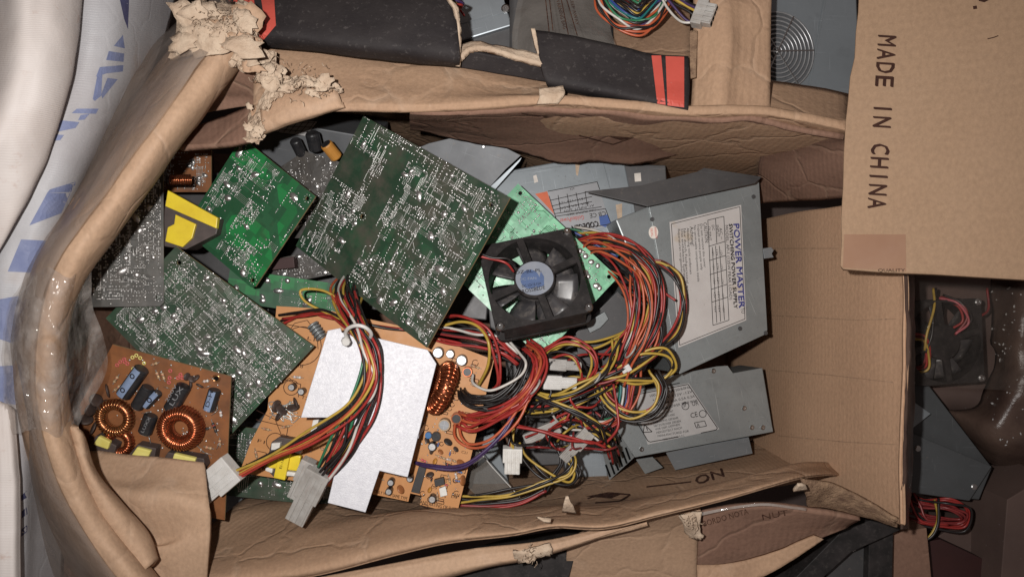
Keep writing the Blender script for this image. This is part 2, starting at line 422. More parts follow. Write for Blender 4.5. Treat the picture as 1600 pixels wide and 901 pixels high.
mat('dirty_wrap', (.115, .075, .058), .3, col2=(.06, .036, .03), ns=26, nd=8, dust=(.45, .42, .40), dsc=210, dlo=.70, dhi=.78, bs=.5, bsc=90)
for nm, cc in dict(red=(.34, .03, .026), orange=(.47, .10, .04), yellow=(.47, .315, .055), black=(.016, .013, .013), white=(.55, .52, .48), green=(.03, .17, .08), blue=(.03, .06, .24), purple=(.055, .03, .10), grey=(.22, .22, .22), maroon=(.24, .03, .03), pink=(.5, .12, .14), teal=(.02, .16, .16)).items():
    mat('wire_'+nm, cc, .38, col2=tuple(x*.7 for x in cc), ns=90, spec=.5, dust=tuple(min(1, x*.6+.08) for x in cc), dsc=300, dlo=.6, dhi=.85)
def pcb(name, light, dark, cell=70, dirt=(.12, .10, .08), rough=.34, thr=(.32, .36), dirtamt=(.55, .75), rotz=.0, spots=.5):
    m, nt, b = nodes(name); L = nt.links.new; tc = N(nt, 'ShaderNodeTexCoord')
    mp = N(nt, 'ShaderNodeMapping'); mp.inputs['Rotation'].default_value = (0, 0, rotz); L(tc.outputs['Object'], mp.inputs[0])
    vo = N(nt, 'ShaderNodeTexVoronoi'); vo.distance = 'CHEBYCHEV'; vo.inputs['Scale'].default_value = cell; L(mp.outputs[0], vo.inputs['Vector'])
    sep = N(nt, 'ShaderNodeSeparateColor'); L(vo.outputs['Color'], sep.inputs[0])
    c = mix(nt, ramp(nt, sep.outputs[0], thr[0]+.1, thr[1]+.1), dark, light)
    vo2 = N(nt, 'ShaderNodeTexVoronoi'); vo2.distance = 'CHEBYCHEV'; vo2.feature = 'DISTANCE_TO_EDGE' if False else 'F1'; vo2.inputs['Scale'].default_value = cell*2.6; L(mp.outputs[0], vo2.inputs['Vector'])
    sp = N(nt, 'ShaderNodeMath', operation='MULTIPLY'); sp.inputs[1].default_value = spots; L(ramp(nt, vo2.outputs['Distance'], .40, .46), sp.inputs[0])
    c = mix(nt, sp.outputs[0], c, tuple(x*.62 for x in dark))
    def nz(s, d=6):
        n = N(nt, 'ShaderNodeTexNoise'); n.inputs['Scale'].default_value = s; n.inputs['Detail'].default_value = d; n.inputs['Roughness'].default_value = .65; L(tc.outputs['Object'], n.inputs['Vector']); return n.outputs['Fac']
    c = mix(nt, ramp(nt, nz(34), *dirtamt), c, dirt)
    L(c, b.inputs['Base Color'])
    rr = N(nt, 'ShaderNodeMapRange'); rr.inputs['To Min'].default_value = rough*.7; rr.inputs['To Max'].default_value = rough*1.5; L(nz(60), rr.inputs[0]); L(rr.outputs[0], b.inputs['Roughness'])
    bp = N(nt, 'ShaderNodeBump'); bp.inputs['Strength'].default_value = .25; bp.inputs['Distance'].default_value = .0006
    L(vo2.outputs['Distance'], bp.inputs['Height']); L(bp.outputs[0], b.inputs['Normal'])
pcb('pcb_green', (.042, .098, .056), (.038, .074, .048), 48, (.085, .088, .07), dirtamt=(.38, .7))
pcb('pcb_olive', (.022, .066, .034), (.024, .054, .032), 26, (.075, .068, .055), dirtamt=(.42, .68))
pcb('pcb_bright', (.012, .17, .045), (.016, .085, .035), 36, (.035, .09, .04), dirtamt=(.55, .78), rough=.5)
pcb('pcb_mint_glare', (.18, .50, .29), (.13, .40, .225), 50, (.14, .32, .2), rough=.34, dirtamt=(.6, .85))  # flash glare on green solder mask, painted into the base colour as pale mint
pcb('pcb_dark', (.040, .039, .032), (.030, .029, .025), 40, (.07, .058, .047), rough=.5, dirtamt=(.4, .7))
pcb('pcb_umber', (.045, .036, .028), (.030, .024, .019), 60, (.05, .04, .03))
pcb('pcb_orange', (.50, .235, .085), (.485, .222, .078), 30, (.33, .155, .065), rough=.5, dirtamt=(.55, .85), spots=0)
pcb('pcb_brown', (.25, .098, .036), (.235, .09, .032), 30, (.11, .048, .024), rough=.45, dirtamt=(.42, .72), spots=0)
mat('pcb_core', (.30, .22, .11), .7, col2=(.2, .14, .07), ns=100)
def film(name, dens, tint, rough=.12, ns=30, lo=.3, hi=.7, bsc=60, bs=.6):
    m, nt, b = nodes(name); L = nt.links.new; out = nt.nodes['Material Output']; tc = N(nt, 'ShaderNodeTexCoord')
    b.inputs['Base Color'].default_value = c4(tint); b.inputs['Roughness'].default_value = rough; b.inputs['Specular IOR Level'].default_value = .8
    tr = N(nt, 'ShaderNodeBsdfTransparent'); tr.inputs[0].default_value = (.95, .93, .91, 1)
    n = N(nt, 'ShaderNodeTexNoise'); n.inputs['Scale'].default_value = ns; n.inputs['Detail'].default_value = 6; L(tc.outputs['Object'], n.inputs['Vector'])
    r = N(nt, 'ShaderNodeMapRange'); r.inputs['From Min'].default_value = lo; r.inputs['From Max'].default_value = hi; r.inputs['To Min'].default_value = dens[0]; r.inputs['To Max'].default_value = dens[1]; L(n.outputs['Fac'], r.inputs[0])
    n2 = N(nt, 'ShaderNodeTexNoise'); n2.inputs['Scale'].default_value = bsc; n2.inputs['Detail'].default_value = 4; L(tc.outputs['Object'], n2.inputs['Vector'])
    bp = N(nt, 'ShaderNodeBump'); bp.inputs['Strength'].default_value = bs; bp.inputs['Distance'].default_value = .004; L(n2.outputs['Fac'], bp.inputs['Height']); L(bp.outputs[0], b.inputs['Normal'])
    mx = N(nt, 'ShaderNodeMixShader'); L(r.outputs[0], mx.inputs[0]); L(tr.outputs[0], mx.inputs[1]); L(b.outputs[0], mx.inputs[2]); L(mx.outputs[0], out.inputs['Surface'])
film('film_dusty', (.28, .62), (.34, .28, .24), .30, 16, bsc=45)
film('film_clear', (.10, .42), (.50, .46, .43), .07, 55, bsc=62, bs=1.0)
film('film_bag', (.35, .6), (.22, .20, .18), .22, 20)
film('film_dark', (.03, .12), (.22, .19, .17), .16, 24, bsc=90, bs=.9)

# ------------------------------------------------------------------ ground
g = MB().box(Matrix.Identity(4), -1.6, 1.6, -1.2, 1.2, -.36, -.302).build('floor', 'floor_dark'); g['kind'] = 'structure'

#=====MAIN=====
# ------------------------------------------------------------------ the open carton
def Wp(x, y, z): return V((x, y, z))
box = thing('open_carton', 'large battered open cardboard carton filled with circuit boards and power supplies', 'box', (-.04, -.03, -.30))
MB().box(Matrix.Identity(4), -.372, .290, -.200, .165, -.300, -.293).build('bottom_panel', 'kraft_inner', box)
tc_ = [396, 440, 560, 700, 860, 980, 1080, 1200, 1326]
rim = [176, 168, 170, 169, 162, 171, 178, 180, 206]
out1 = [130, 120, 128, 138, 150, 166, 172, 172, 195]
out2 = [84, 78, 94, 114, 142, 160, 165, 164, 186]
rz = [.085]*9
Yb = [.17, .172, .168, .158, .124, .120, .118, .115, .112]
rX = [P(x, y, .085).x for x, y in zip(tc_, rim)]
wt = sheet('wall', [[Wp(x*1.02, y, -.292) for x, y in zip(rX, Yb)], [Wp(x*1.02, y+.002, -.10) for x, y in zip(rX, Yb)],
     [Wp(x*1.01, y*.5+P(0, r, .085).y*.5, .03) for x, y, r in zip(rX, Yb, rim)],
     [P(x, r+6, .078) for x, r in zip(tc_, rim)], [P(x, r-3, .086) for x, r in zip(tc_, rim)],
     [P(x, r-14, .084) for x, r in zip(tc_, rim)], [P(x, r, .074) for x, r in zip(tc_, out1)],
     [P(x, r-6, .060) for x, r in zip(tc_, out2)], [P(x, r-40, .035) for x, r in zip(tc_, out2)]], 'kraft', box, .005, 7, 5, .0022, 22, 1)
wt['label'] = 'crushed wall with its outer flap bent outwards'
# inner liner hanging from the rim of that wall
lx = [640, 730, 800, 870, 935, 990, 1050, 1120, 1190, 1316]
ltop = [176, 176, 172, 170, 174, 178, 183, 187, 190, 216]
lbot = [205, 222, 236, 252, 254, 257, 246, 228, 212, 232]
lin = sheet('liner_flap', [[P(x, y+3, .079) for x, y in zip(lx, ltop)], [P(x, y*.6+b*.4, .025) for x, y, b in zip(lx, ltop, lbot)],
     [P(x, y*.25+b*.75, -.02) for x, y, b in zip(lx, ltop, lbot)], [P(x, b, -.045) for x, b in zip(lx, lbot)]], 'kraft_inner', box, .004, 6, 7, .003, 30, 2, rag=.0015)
s = SURF[lin]
plines(s, [[(888, 202), (935, 193), (1010, 208), (958, 226), (905, 212), (918, 200), (1000, 212)], [(815, 178), (880, 186)], [(1030, 220), (1100, 205)]], 2.0, 'ink_worn', box, 'printed_icon', subof=lin)
pdecal(s, [(915, 202), (935, 200), (960, 207), (985, 215), (975, 221), (945, 212)], 'ink_worn', box, 'printed_icon', n=4, subof=lin)
ptext(s, 'Do N', (1142, 214), (1072, 222), 15, 'ink_worn', box, subof=lin, bold=.8)
plines(s, [[(850, 183), (865, 186), (880, 184), (892, 188)], [(858, 187), (888, 190)]], 3.0, 'ink_worn', box, 'printed_lettering', subof=lin)
# right wall (tall clean inner face)
ry = [300, 345, 430, 540, 650, 740, 830]
rr_ = [(1345, 306), (1392, 345), (1414, 430), (1414, 540), (1411, 650), (1409, 740), (1409, 818)]
rY = [P(0, y, .076).y for x, y in rr_]
wr_ = sheet('wall', [[Wp(.262, y*1.06, -.292) for y in rY], [Wp(.2715, y*1.06, -.10) for y in rY], [Wp(.281, y*1.03, -.02) for y in rY], [Wp(.2875, y*1.01, .035) for y in rY], [P(x-5, y, .070) for x, y in rr_], [P(x, y, .077) for x, y in rr_],
     [P(x, y, .070) for x, y in rr_], [P(x-26, y, -.02) for x, y in rr_]], 'kraft_wall', box, .002, 7, 6, .0014, 16, 5)
wr_['label'] = 'clean inner face of the carton end wall with faint fold lines'
s = SURF[wr_]
for l_ in ([(1200, 388), (1310, 388)], [(1196, 492), (1270, 496), (1340, 500), (1400, 498)], [(1205, 578), (1300, 586), (1395, 597)], [(1215, 680), (1320, 690), (1400, 694)]): plines(s, [l_], 1.5, 'kraft', box, 'fold_line', e=.0003, subof=wr_)
# corner flap between top wall and end wall: straight lit edge at the top of the end wall
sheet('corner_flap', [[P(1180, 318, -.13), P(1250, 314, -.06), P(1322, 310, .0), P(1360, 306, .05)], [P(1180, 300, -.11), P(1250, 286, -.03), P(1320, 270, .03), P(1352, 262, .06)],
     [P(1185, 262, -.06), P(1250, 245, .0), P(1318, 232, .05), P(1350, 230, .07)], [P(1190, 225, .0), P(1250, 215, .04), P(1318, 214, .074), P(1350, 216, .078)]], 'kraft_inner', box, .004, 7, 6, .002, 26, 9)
# lower wall
bx_ = [290, 400, 500, 620, 700, 800, 867, 943, 1033, 1120, 1200, 1248, 1290, 1318]
br = [925, 912, 897, 866, 848, 836, 824, 826, 805, 784, 761, 748, 742, 744]
bz = [.055, .055, .056, .06, .064, .068, .072, .076, .080, .080, .074, .055, .02, -.02]
Yl = [-.200, -.200, -.198, -.196, -.194, -.194, -.192, -.190, -.188, -.187, -.182, -.178, -.172, -.165]
bX = [P(x, y, z).x for x, y, z in zip(bx_, br, bz)]
wd = [62, 62, 60, 52, 42, 30, 26, 28, 26, 24, 22, 20, 16, 14]
wl = sheet('wall', [[Wp(x*1.02, y*.98, -.292) for x, y in zip(bX, Yl)], [Wp(x*1.02, y, -.12) for x, y in zip(bX, Yl)], [Wp(x*1.01, y, -.04) for x, y in zip(bX, Yl)],
     [P(x, r-w*1.25, z-.055) for x, r, w, z in zip(bx_, br, wd, bz)], [P(x, r-w*.8, z-.026) for x, r, w, z in zip(bx_, br, wd, bz)], [P(x, r-w*.4, z-.006) for x, r, w, z in zip(bx_, br, wd, bz)], [P(x, r-w*.14, z) for x, r, w, z in zip(bx_, br, wd, bz)], [P(x, r-1, z-.005) for x, r, z in zip(bx_, br, bz)],
     [P(x, r, z-.022) for x, r, z in zip(bx_, br, bz)], [P(x, r-14, z-.14) for x, r, z in zip(bx_, br, bz)]], 'kraft', box, .002, 8, 6, .0026, 30, 7)
wl['label'] = 'long crumpled wall with rolled edge and faded dark printing'
s = SURF[wl]
ptext(s, 'NO', (1128, 731), (1085, 745), 13, 'ink_worn', box, subof=wl, bold=.8)
for l_ in ([(918, 778), (950, 770), (985, 772), (968, 782), (930, 785)], [(1010, 760), (1080, 752)]): plines(s, [l_], 2.2, 'ink_worn', box, 'printed_icon', subof=wl)
pdecal(s, [(915, 775), (950, 768), (975, 770), (955, 778)], 'ink_worn', box, 'printed_icon', n=3, subof=wl)
sheet('torn_scrap', [[P(878, 800, .085), P(900, 802, .086)], [P(880, 788, .094), P(894, 790, .094)], [P(884, 778, .098), P(888, 777, .098)]], 'kraft_torn', box, .002, 4, 4, .002, 80, 3)
sheet('torn_scrap', [[P(838, 806, .084), P(862, 808, .085)], [P(850, 812, .088), P(860, 814, .088)]], 'kraft_torn', box, .0015, 3, 3, .001, 80, 4)
# lower right corner: crushed underside of the end flap
sheet('corner_flap', [[P(1255, 748, .070), P(1300, 757, .060), P(1350, 782, .060), P(1405, 812, .074)], [P(1258, 775, .058), P(1300, 783, .050), P(1350, 802, .052), P(1400, 818, .070)],
     [P(1262, 792, .042), P(1300, 796, .040), P(1350, 808, .046), P(1404, 824, .066)]], 'kraft_edge', box, .003, 6, 5, .003, 40, 12)
sheet('torn_scrap', [[P(1240, 768, .088), P(1262, 765, .086)], [P(1246, 758, .094), P(1258, 758, .092)]], 'kraft_torn', box, .002, 4, 4, .002, 90, 8)
# left wall: bulging side with the flap rolled over
rp = [(392, 30, .102), (335, 88, .118), (258, 188, .136), (165, 318, .150), (92, 425, .155), (62, 530, .155), (66, 640, .150), (98, 750, .142), (150, 845, .134), (215, 930, .128)]
prof = [(-62, -.12), (-48, -.07), (-34, -.026), (-17, -.005), (0, 0), (18, -.003), (34, -.014), (44, -.034), (40, -.075), (16, -.12)]
rows = []
for off, dz in prof:
    r = []
    for i, (x, y, z) in enumerate(rp):
        a = rp[max(i-1, 0)]; b = rp[min(i+1, len(rp)-1)]
        dx, dy = b[0]-a[0], b[1]-a[1]; L = math.hypot(dx, dy)
        sc = 1.0 if y > 60 else .7
        r.append(P(x+dy/L*off*sc, y-dx/L*off*sc, z+dz))
    rows.append(r)
wlf = sheet('rolled_flap', rows, 'kraft_pale', box, .005, 12, 6, .0030, 26, 14, fr=.0011, ff_=34)
sheet('wall', [[Wp(-.366, y, -.292) for y in (-.205, -.1, 0, .1, .168)], [Wp(-.374, y, -.1) for y in (-.205, -.1, 0, .1, .168)], [Wp(-.378, y, .02) for y in (-.205, -.1, 0, .1, .168)], [Wp(-.372, y, .04) for y in (-.205, -.1, 0, .1, .168)]], 'kraft_inner', box, .004, 5, 4, .001, 20, 6)
# torn fluffy corner where the rolled flap has split
tf = sheet('torn_edge', [[P(262, 92, .104), P(290, 88, .114), P(320, 86, .124), P(350, 84, .124), P(382, 68, .118)], [P(272, 62, .106), P(298, 50, .122), P(330, 55, .128), P(362, 46, .126), P(396, 50, .112)],
     [P(276, 28, .098), P(305, 24, .112), P(335, 14, .116), P(372, 20, .114), P(402, 36, .104)], [P(278, 14, .08), P(308, 8, .09), P(338, 4, .094), P(374, 8, .094), P(402, 24, .09)]], 'kraft_torn', box, .005, 20, 20, .004, 42, 15, rag=.005, fr=.0010, smooth=True, ff_=130)
sheet('torn_edge', [[P(318, 84, .105), P(350, 84, .108), P(378, 64, .108), P(400, 48, .104)], [P(340, 98, .104), P(362, 96, .112), P(388, 82, .110), P(408, 70, .102)], [P(360, 104, .098), P(378, 106, .104), P(396, 104, .102), P(404, 96, .098)]], 'kraft_torn', box, .003, 16, 16, .003, 60, 18, rag=.005, fr=.002, smooth=False, ff_=180)
sheet('torn_edge', [[P(384, 78, .098), P(408, 80, .096), P(432, 82, .092)], [P(388, 100, .10), P(412, 100, .098), P(434, 104, .094)], [P(398, 116, .096), P(420, 122, .096), P(456, 124, .092)], [P(412, 132, .092), P(432, 128, .094), P(470, 126, .090)]], 'kraft_torn', box, .003, 14, 14, .004, 80, 19, rag=.002, fr=.0014, smooth=False, ff_=190)
rs = random.Random(31)
def shred(cx, cy, z, size, tilt, m='kraft_torn'):
    n = rs.randint(13, 19); a0 = rs.uniform(0, 6.28); el = rs.uniform(.45, .8); rot = rs.uniform(-.9, .3)
    rad = [size*rs.uniform(.62, 1.12) for _ in range(n)]; rad[rs.randrange(n)] *= 1.35
    sx, sy, cv = rs.uniform(-tilt, tilt), rs.uniform(-tilt, tilt), rs.uniform(-1, 1)*tilt
    vs = []; cpt = P(cx, cy, z)
    for ring in (0, .5, 1):
        for k in range(n if ring else 1):
            a = a0+2*math.pi*k/n; r = rad[k]*ring*K(z); x = r*math.cos(a); y = r*math.sin(a)*el
            x, y = x*math.cos(rot)-y*math.sin(rot), x*math.sin(rot)+y*math.cos(rot)
            vs.append(cpt+V((x, y, x*sx+y*sy+cv*(x*x+y*y)*40+noise.noise(V((x, y, z))*170+V((cx, cy, 0)))*.0016)))
    fs = [(0, 1+k, 1+(k+1) % n) for k in range(n)]+[(1+k, 1+n+k, 1+n+(k+1) % n, 1+(k+1) % n) for k in range(n)]
    o = MB().add(vs, fs).build('paper_shred', m, box, smooth=True); md = o.modifiers.new('thickness', 'SOLIDIFY'); md.thickness = .0007
for _ in range(13): shred(rs.uniform(284, 388), rs.uniform(14, 80), .124+rs.uniform(-.002, .006), rs.uniform(18, 34), .22, rs.choice(('kraft_torn', 'kraft_torn', 'kraft_pale')))
for _ in range(6): shred(rs.uniform(372, 412), rs.uniform(60, 112), .116+rs.uniform(-.004, .003), rs.uniform(11, 19), .28, rs.choice(('kraft_torn', 'kraft_pale')))
for _ in range(6): shred(rs.uniform(396, 440), rs.uniform(84, 132), .104+rs.uniform(-.003, .003), rs.uniform(11, 20), .25)
for _ in range(6): shred(rs.uniform(420, 520), rs.uniform(122, 146), .103+rs.uniform(-.002, .002), rs.uniform(9, 18), .2)
for _ in range(6): shred(rs.uniform(388, 412), rs.uniform(165, 215), .095+rs.uniform(-.002, .003), rs.uniform(7, 13), .35)
rf = random.Random(77); mb = MB()
for cx, cy, z, sp, n_ in ((340, 40, .128, 46, 130), (385, 70, .118, 26, 60), (420, 110, .104, 30, 50), (400, 195, .094, 16, 40), (480, 130, .104, 44, 60), (830, 866, .058, 20, 30), (1084, 815, .056, 14, 24)):
    for _ in range(n_):
        x, y = cx+rf.gauss(0, sp*.5), cy+rf.gauss(0, sp*.35); a = rf.uniform(0, 6.28); l = rf.uniform(3, 11)
        mb.tube(cr([P(x, y, z-.006), P(x+l*.5*math.cos(a), y+l*.5*math.sin(a), z+rf.uniform(-.002, .004)), P(x+l*math.cos(a+.5), y+l*math.sin(a+.5), z+rf.uniform(-.004, .005))], 2), .00026, 3)
mb.build('paper_fibres', 'kraft_torn', box, kind='stuff')
# pocket of torn cardboard below it
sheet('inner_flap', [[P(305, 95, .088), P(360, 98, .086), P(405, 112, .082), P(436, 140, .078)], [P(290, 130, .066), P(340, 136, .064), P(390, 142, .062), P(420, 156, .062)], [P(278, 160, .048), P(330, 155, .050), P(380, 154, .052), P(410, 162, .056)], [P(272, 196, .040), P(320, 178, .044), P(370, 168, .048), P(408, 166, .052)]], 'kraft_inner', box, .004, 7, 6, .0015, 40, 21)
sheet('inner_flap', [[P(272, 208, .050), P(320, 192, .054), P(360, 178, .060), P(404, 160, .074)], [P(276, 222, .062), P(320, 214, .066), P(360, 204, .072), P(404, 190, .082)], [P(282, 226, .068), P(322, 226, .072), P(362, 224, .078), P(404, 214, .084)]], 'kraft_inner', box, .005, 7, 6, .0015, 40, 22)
sheet('torn_edge', [[P(388, 178, .076), P(404, 164, .084), P(416, 150, .088)], [P(386, 200, .084), P(402, 186, .092), P(420, 172, .092)], [P(384, 222, .082), P(402, 222, .088), P(412, 200, .086)]], 'kraft_torn', box, .003, 14, 14, .004, 90, 23, rag=.003, fr=.0014, smooth=False, ff_=190)
# second torn ply on the top flap
sheet('torn_ply', [[P(406, 168, .090), P(430, 146, .092), P(470, 136, .092), P(520, 132, .090)], [P(408, 190, .094), P(440, 172, .098), P(480, 160, .098), P(530, 150, .093)], [P(410, 206, .090), P(450, 190, .096), P(490, 178, .097), P(536, 166, .092)], [P(412, 212, .082), P(452, 197, .088), P(494, 184, .089), P(540, 170, .086)]], 'kraft_pale', box, .004, 7, 6, .0015, 50, 24)
sheet('torn_edge', [[P(400, 166, .094), P(420, 138, .095), P(450, 126, .095), P(490, 120, .094), P(530, 130, .092)], [P(410, 172, .099), P(432, 148, .100), P(458, 136, .101), P(496, 130, .098), P(536, 138, .094)]], 'kraft_torn', box, .003, 14, 14, .004, 90, 26, rag=.003, fr=.0014, smooth=False, ff_=190)
sheet('torn_scrap', [[P(842, 138, .088), P(880, 134, .086)], [P(844, 150, .092), P(882, 148, .090)], [P(840, 162, .091), P(872, 162, .089)]], 'kraft_torn', box, .002, 6, 6, .0015, 90, 27)
# folded flap in the lower left corner
ff = sheet('folded_flap', [[P(128, 698, .040), P(185, 708, .046), P(255, 714, .050), P(318, 722, .052)], [P(140, 735, .056), P(200, 748, .062), P(262, 742, .062), P(322, 752, .062)], [P(160, 765, .070), P(212, 778, .078), P(270, 775, .078), P(327, 792, .074)],
     [P(185, 810, .074), P(240, 845, .070), P(285, 826, .074), P(327, 828, .074)], [P(200, 860, .074), P(248, 858, .078), P(290, 855, .076), P(325, 860, .074)], [P(200, 920, .070), P(250, 920, .070), P(290, 920, .070), P(322, 920, .066)]], 'kraft_pale', box, .005, 8, 6, .0012, 30, 30)
sheet('rolled_flap', [[P(92, 660, .118), P(100, 720, .112), P(118, 790, .108), P(150, 850, .104), P(195, 905, .10)], [P(112, 668, .130), P(122, 722, .128), P(146, 785, .124), P(180, 840, .120), P(218, 895, .114)],
     [P(128, 672, .126), P(140, 726, .126), P(172, 780, .122), P(210, 830, .116), P(238, 880, .112)], [P(136, 690, .108), P(152, 736, .106), P(190, 782, .102), P(232, 830, .098), P(248, 872, .096)], [P(132, 700, .085), P(146, 745, .08), P(184, 792, .078), P(226, 838, .076), P(240, 884, .076)]], 'kraft_pale', box, .005, 9, 6, .0022, 28, 31)
# ------------------------------------------------------------------ sacks on the left
def sack(name, label, rows, m, seed, wr=.004):
    rows = rows+[[q+V((-.05, 0, -.12)) for q in rows[-1]], [V((q.x-.06, q.y, -.298)) for q in rows[-1]]]
    t = thing(name, label, 'sack', tuple(rows[-1][0]))
    o = sheet('fabric', rows, m, t, .0003, 10, 8, wr, 15, seed, crease=.009, fr=.0012, ff_=40)
    return t, o
s2, s2o = sack('woven_sack', 'grey white woven plastic sack printed with blue letters leaning on the carton', [
    [P(330, -230, -.02), P(260, 60, .0), P(200, 180, .02), P(120, 330, .06), P(95, 470, .07), P(100, 640, .06), P(100, 780, .04), P(95, 1130, .02)],
    [P(262, -230, .05), P(212, 60, .07), P(165, 190, .085), P(100, 330, .095), P(62, 470, .10), P(62, 640, .09), P(60, 780, .08), P(55, 1130, .07)],
    [P(190, -230, .09), P(160, 60, .105), P(110, 200, .112), P(55, 330, .115), P(20, 470, .115), P(25, 640, .11), P(30, 780, .11), P(25, 1130, .10)],
    [P(120, -230, .10), P(95, 60, .105), P(50, 200, .108), P(-5, 330, .11), P(-30, 470, .11), P(-30, 640, .11), P(-30, 780, .105), P(-30, 1130, .10)],
    [P(40, -230, .04), P(20, 60, .04), P(-40, 200, .04), P(-100, 330, .04), P(-120, 470, .03), P(-120, 640, .02), P(-120, 780, .02), P(-120, 1130, .01)]], 'sack_grey', 40)
s1, s1o = sack('woven_sack', 'plain off white woven sack bulging in front of the printed sack', [
    [P(140, -230, .095), P(122, 0, .10), P(114, 80, .105), P(100, 150, .108), P(72, 230, .112), P(42, 300, .115), P(4, 370, .12), P(-46, 440, .12)],
    [P(142, -230, .122), P(125, 0, .128), P(118, 80, .132), P(104, 153, .134), P(76, 232, .136), P(46, 302, .138), P(8, 372, .138), P(-40, 442, .13)],
    [P(80, -230, .15), P(70, 0, .158), P(62, 80, .162), P(44, 160, .162), P(16, 235, .158), P(-16, 300, .15), P(-50, 370, .14), P(-90, 440, .13)],
    [P(20, -230, .15), P(10, 0, .155), P(0, 80, .155), P(-20, 160, .155), P(-50, 235, .15), P(-80, 300, .14), P(-110, 370, .13), P(-150, 440, .11)],
    [P(-60, -230, .05), P(-70, 0, .05), P(-90, 80, .05), P(-110, 160, .05), P(-150, 235, .04), P(-180, 300, .03), P(-220, 370, .02), P(-250, 440, .02)]], 'sack_white', 41)
s3, s3o = sack('woven_sack', 'crumpled white sack corner at the lower left edge', [
    [P(24, 640, .118), P(30, 720, .122), P(34, 800, .122), P(40, 1130, .12)], [P(8, 630, .124), P(14, 720, .132), P(18, 800, .132), P(20, 1130, .13)], [P(-25, 620, .118), P(-25, 720, .124), P(-25, 800, .124), P(-25, 1130, .12)], [P(-100, 610, .03), P(-100, 720, .03), P(-100, 800, .03), P(-100, 1130, .03)]], 'sack_white', 43, .003)
ss = SURF[s2o]
for poly, m in [([(186, -6), (202, -6), (200, 46), (194, 30)], 'sack_navy'), ([(192, 55), (195, 76), (178, 72)], 'sack_blue'), ([(170, 80), (194, 84), (193, 97), (166, 94)], 'sack_blue'),
      ([(156, 105), (193, 102), (192, 112), (166, 115), (150, 120)], 'sack_blue'), ([(152, 118), (160, 116), (158, 150), (148, 158), (145, 155)], 'sack_blue'), ([(168, 122), (184, 124), (160, 154), (158, 148)], 'sack_blue'),
      ([(120, 170), (154, 170), (150, 178), (112, 177)], 'sack_blue'), ([(94, 188), (124, 191), (118, 200), (90, 206)], 'sack_blue'), ([(84, 210), (100, 211), (94, 219), (82, 220)], 'sack_blue'), ([(126, 180), (140, 178), (132, 187), (122, 188)], 'sack_blue'),
      ([(78, 296), (118, 284), (116, 300), (74, 301)], 'sack_blue'), ([(74, 301), (110, 302), (96, 333), (46, 352)], 'sack_blue'), ([(33, 374), (74, 376), (60, 426), (12, 424)], 'sack_blue'),
      ([(-5, 468), (29, 462), (28, 510), (22, 537), (-5, 528)], 'sack_blue'), ([(-5, 572), (26, 570), (26, 632), (-5, 628)], 'sack_blue'),
      ([(32, 775), (44, 764), (47, 774), (33, 782)], 'sack_navy'), ([(32, 800), (50, 785), (52, 795), (33, 810)], 'sack_navy'), ([(32, 828), (44, 818), (42, 830), (33, 838)], 'sack_navy')]:
    pdecal(ss, poly, m, s2, 'printed_letter', e=.001, n=4)
# dusty stretch film between sacks and carton, crinkled film over the rolled rim
fm = thing('stretch_film', 'dusty grey translucent stretch film between sack and rolled carton edge', 'plastic film', (-.33, 0, .0))
rows = []
for off, dz in ((-92, -.12), (-72, -.085), (-54, -.05), (-38, -.014), (-22, .002), (-9, .0056)):
    r = []
    for i, (x, y, z) in enumerate(rp):
        a = rp[max(i-1, 0)]; b = rp[min(i+1, len(rp)-1)]
        dx, dy = b[0]-a[0], b[1]-a[1]; L = math.hypot(dx, dy)
        wv = 1+.22*math.sin(i*2.1+off*.03)
        r.append(P(x+dy/L*off*wv*(.8 if 400 < y < 800 else 1), y-dx/L*off*wv*(.8 if 400 < y < 800 else 1), z+dz+.002))
    rows.append(r)
sheet('film', rows, 'film_dusty', fm, 0, 9, 6, .002, 34, 50, crease=.003)
fc = thing('plastic_wrap', 'crinkled clear plastic wrap with bright glints pulled over the rolled edge', 'plastic film', (-.30, -.03, .03))
rows = []
for off, dz in ((-58, -.030), (-30, -.002), (-6, .0045), (20, .0025), (38, -.010), (52, -.032), (66, -.052), (86, -.066)):
    r = []
    for x, y, z, sx in ((96, 428, .155, .55), (72, 480, .1545, .85), (63, 528, .155, 1.15), (64, 580, .153, 1.2), (66, 630, .151, .9), (76, 676, .148, .5)):
        r.append(P(x+off*(sx if off > 0 else 1), y+6*math.sin(off*.07), z+dz*(sx if off > 0 else 1)+.0035))
    rows.append(r)
sheet('film', rows, 'film_clear', fc, 0, 16, 10, .0028, 60, 51, crease=.006, fr=.0038, ff_=48)
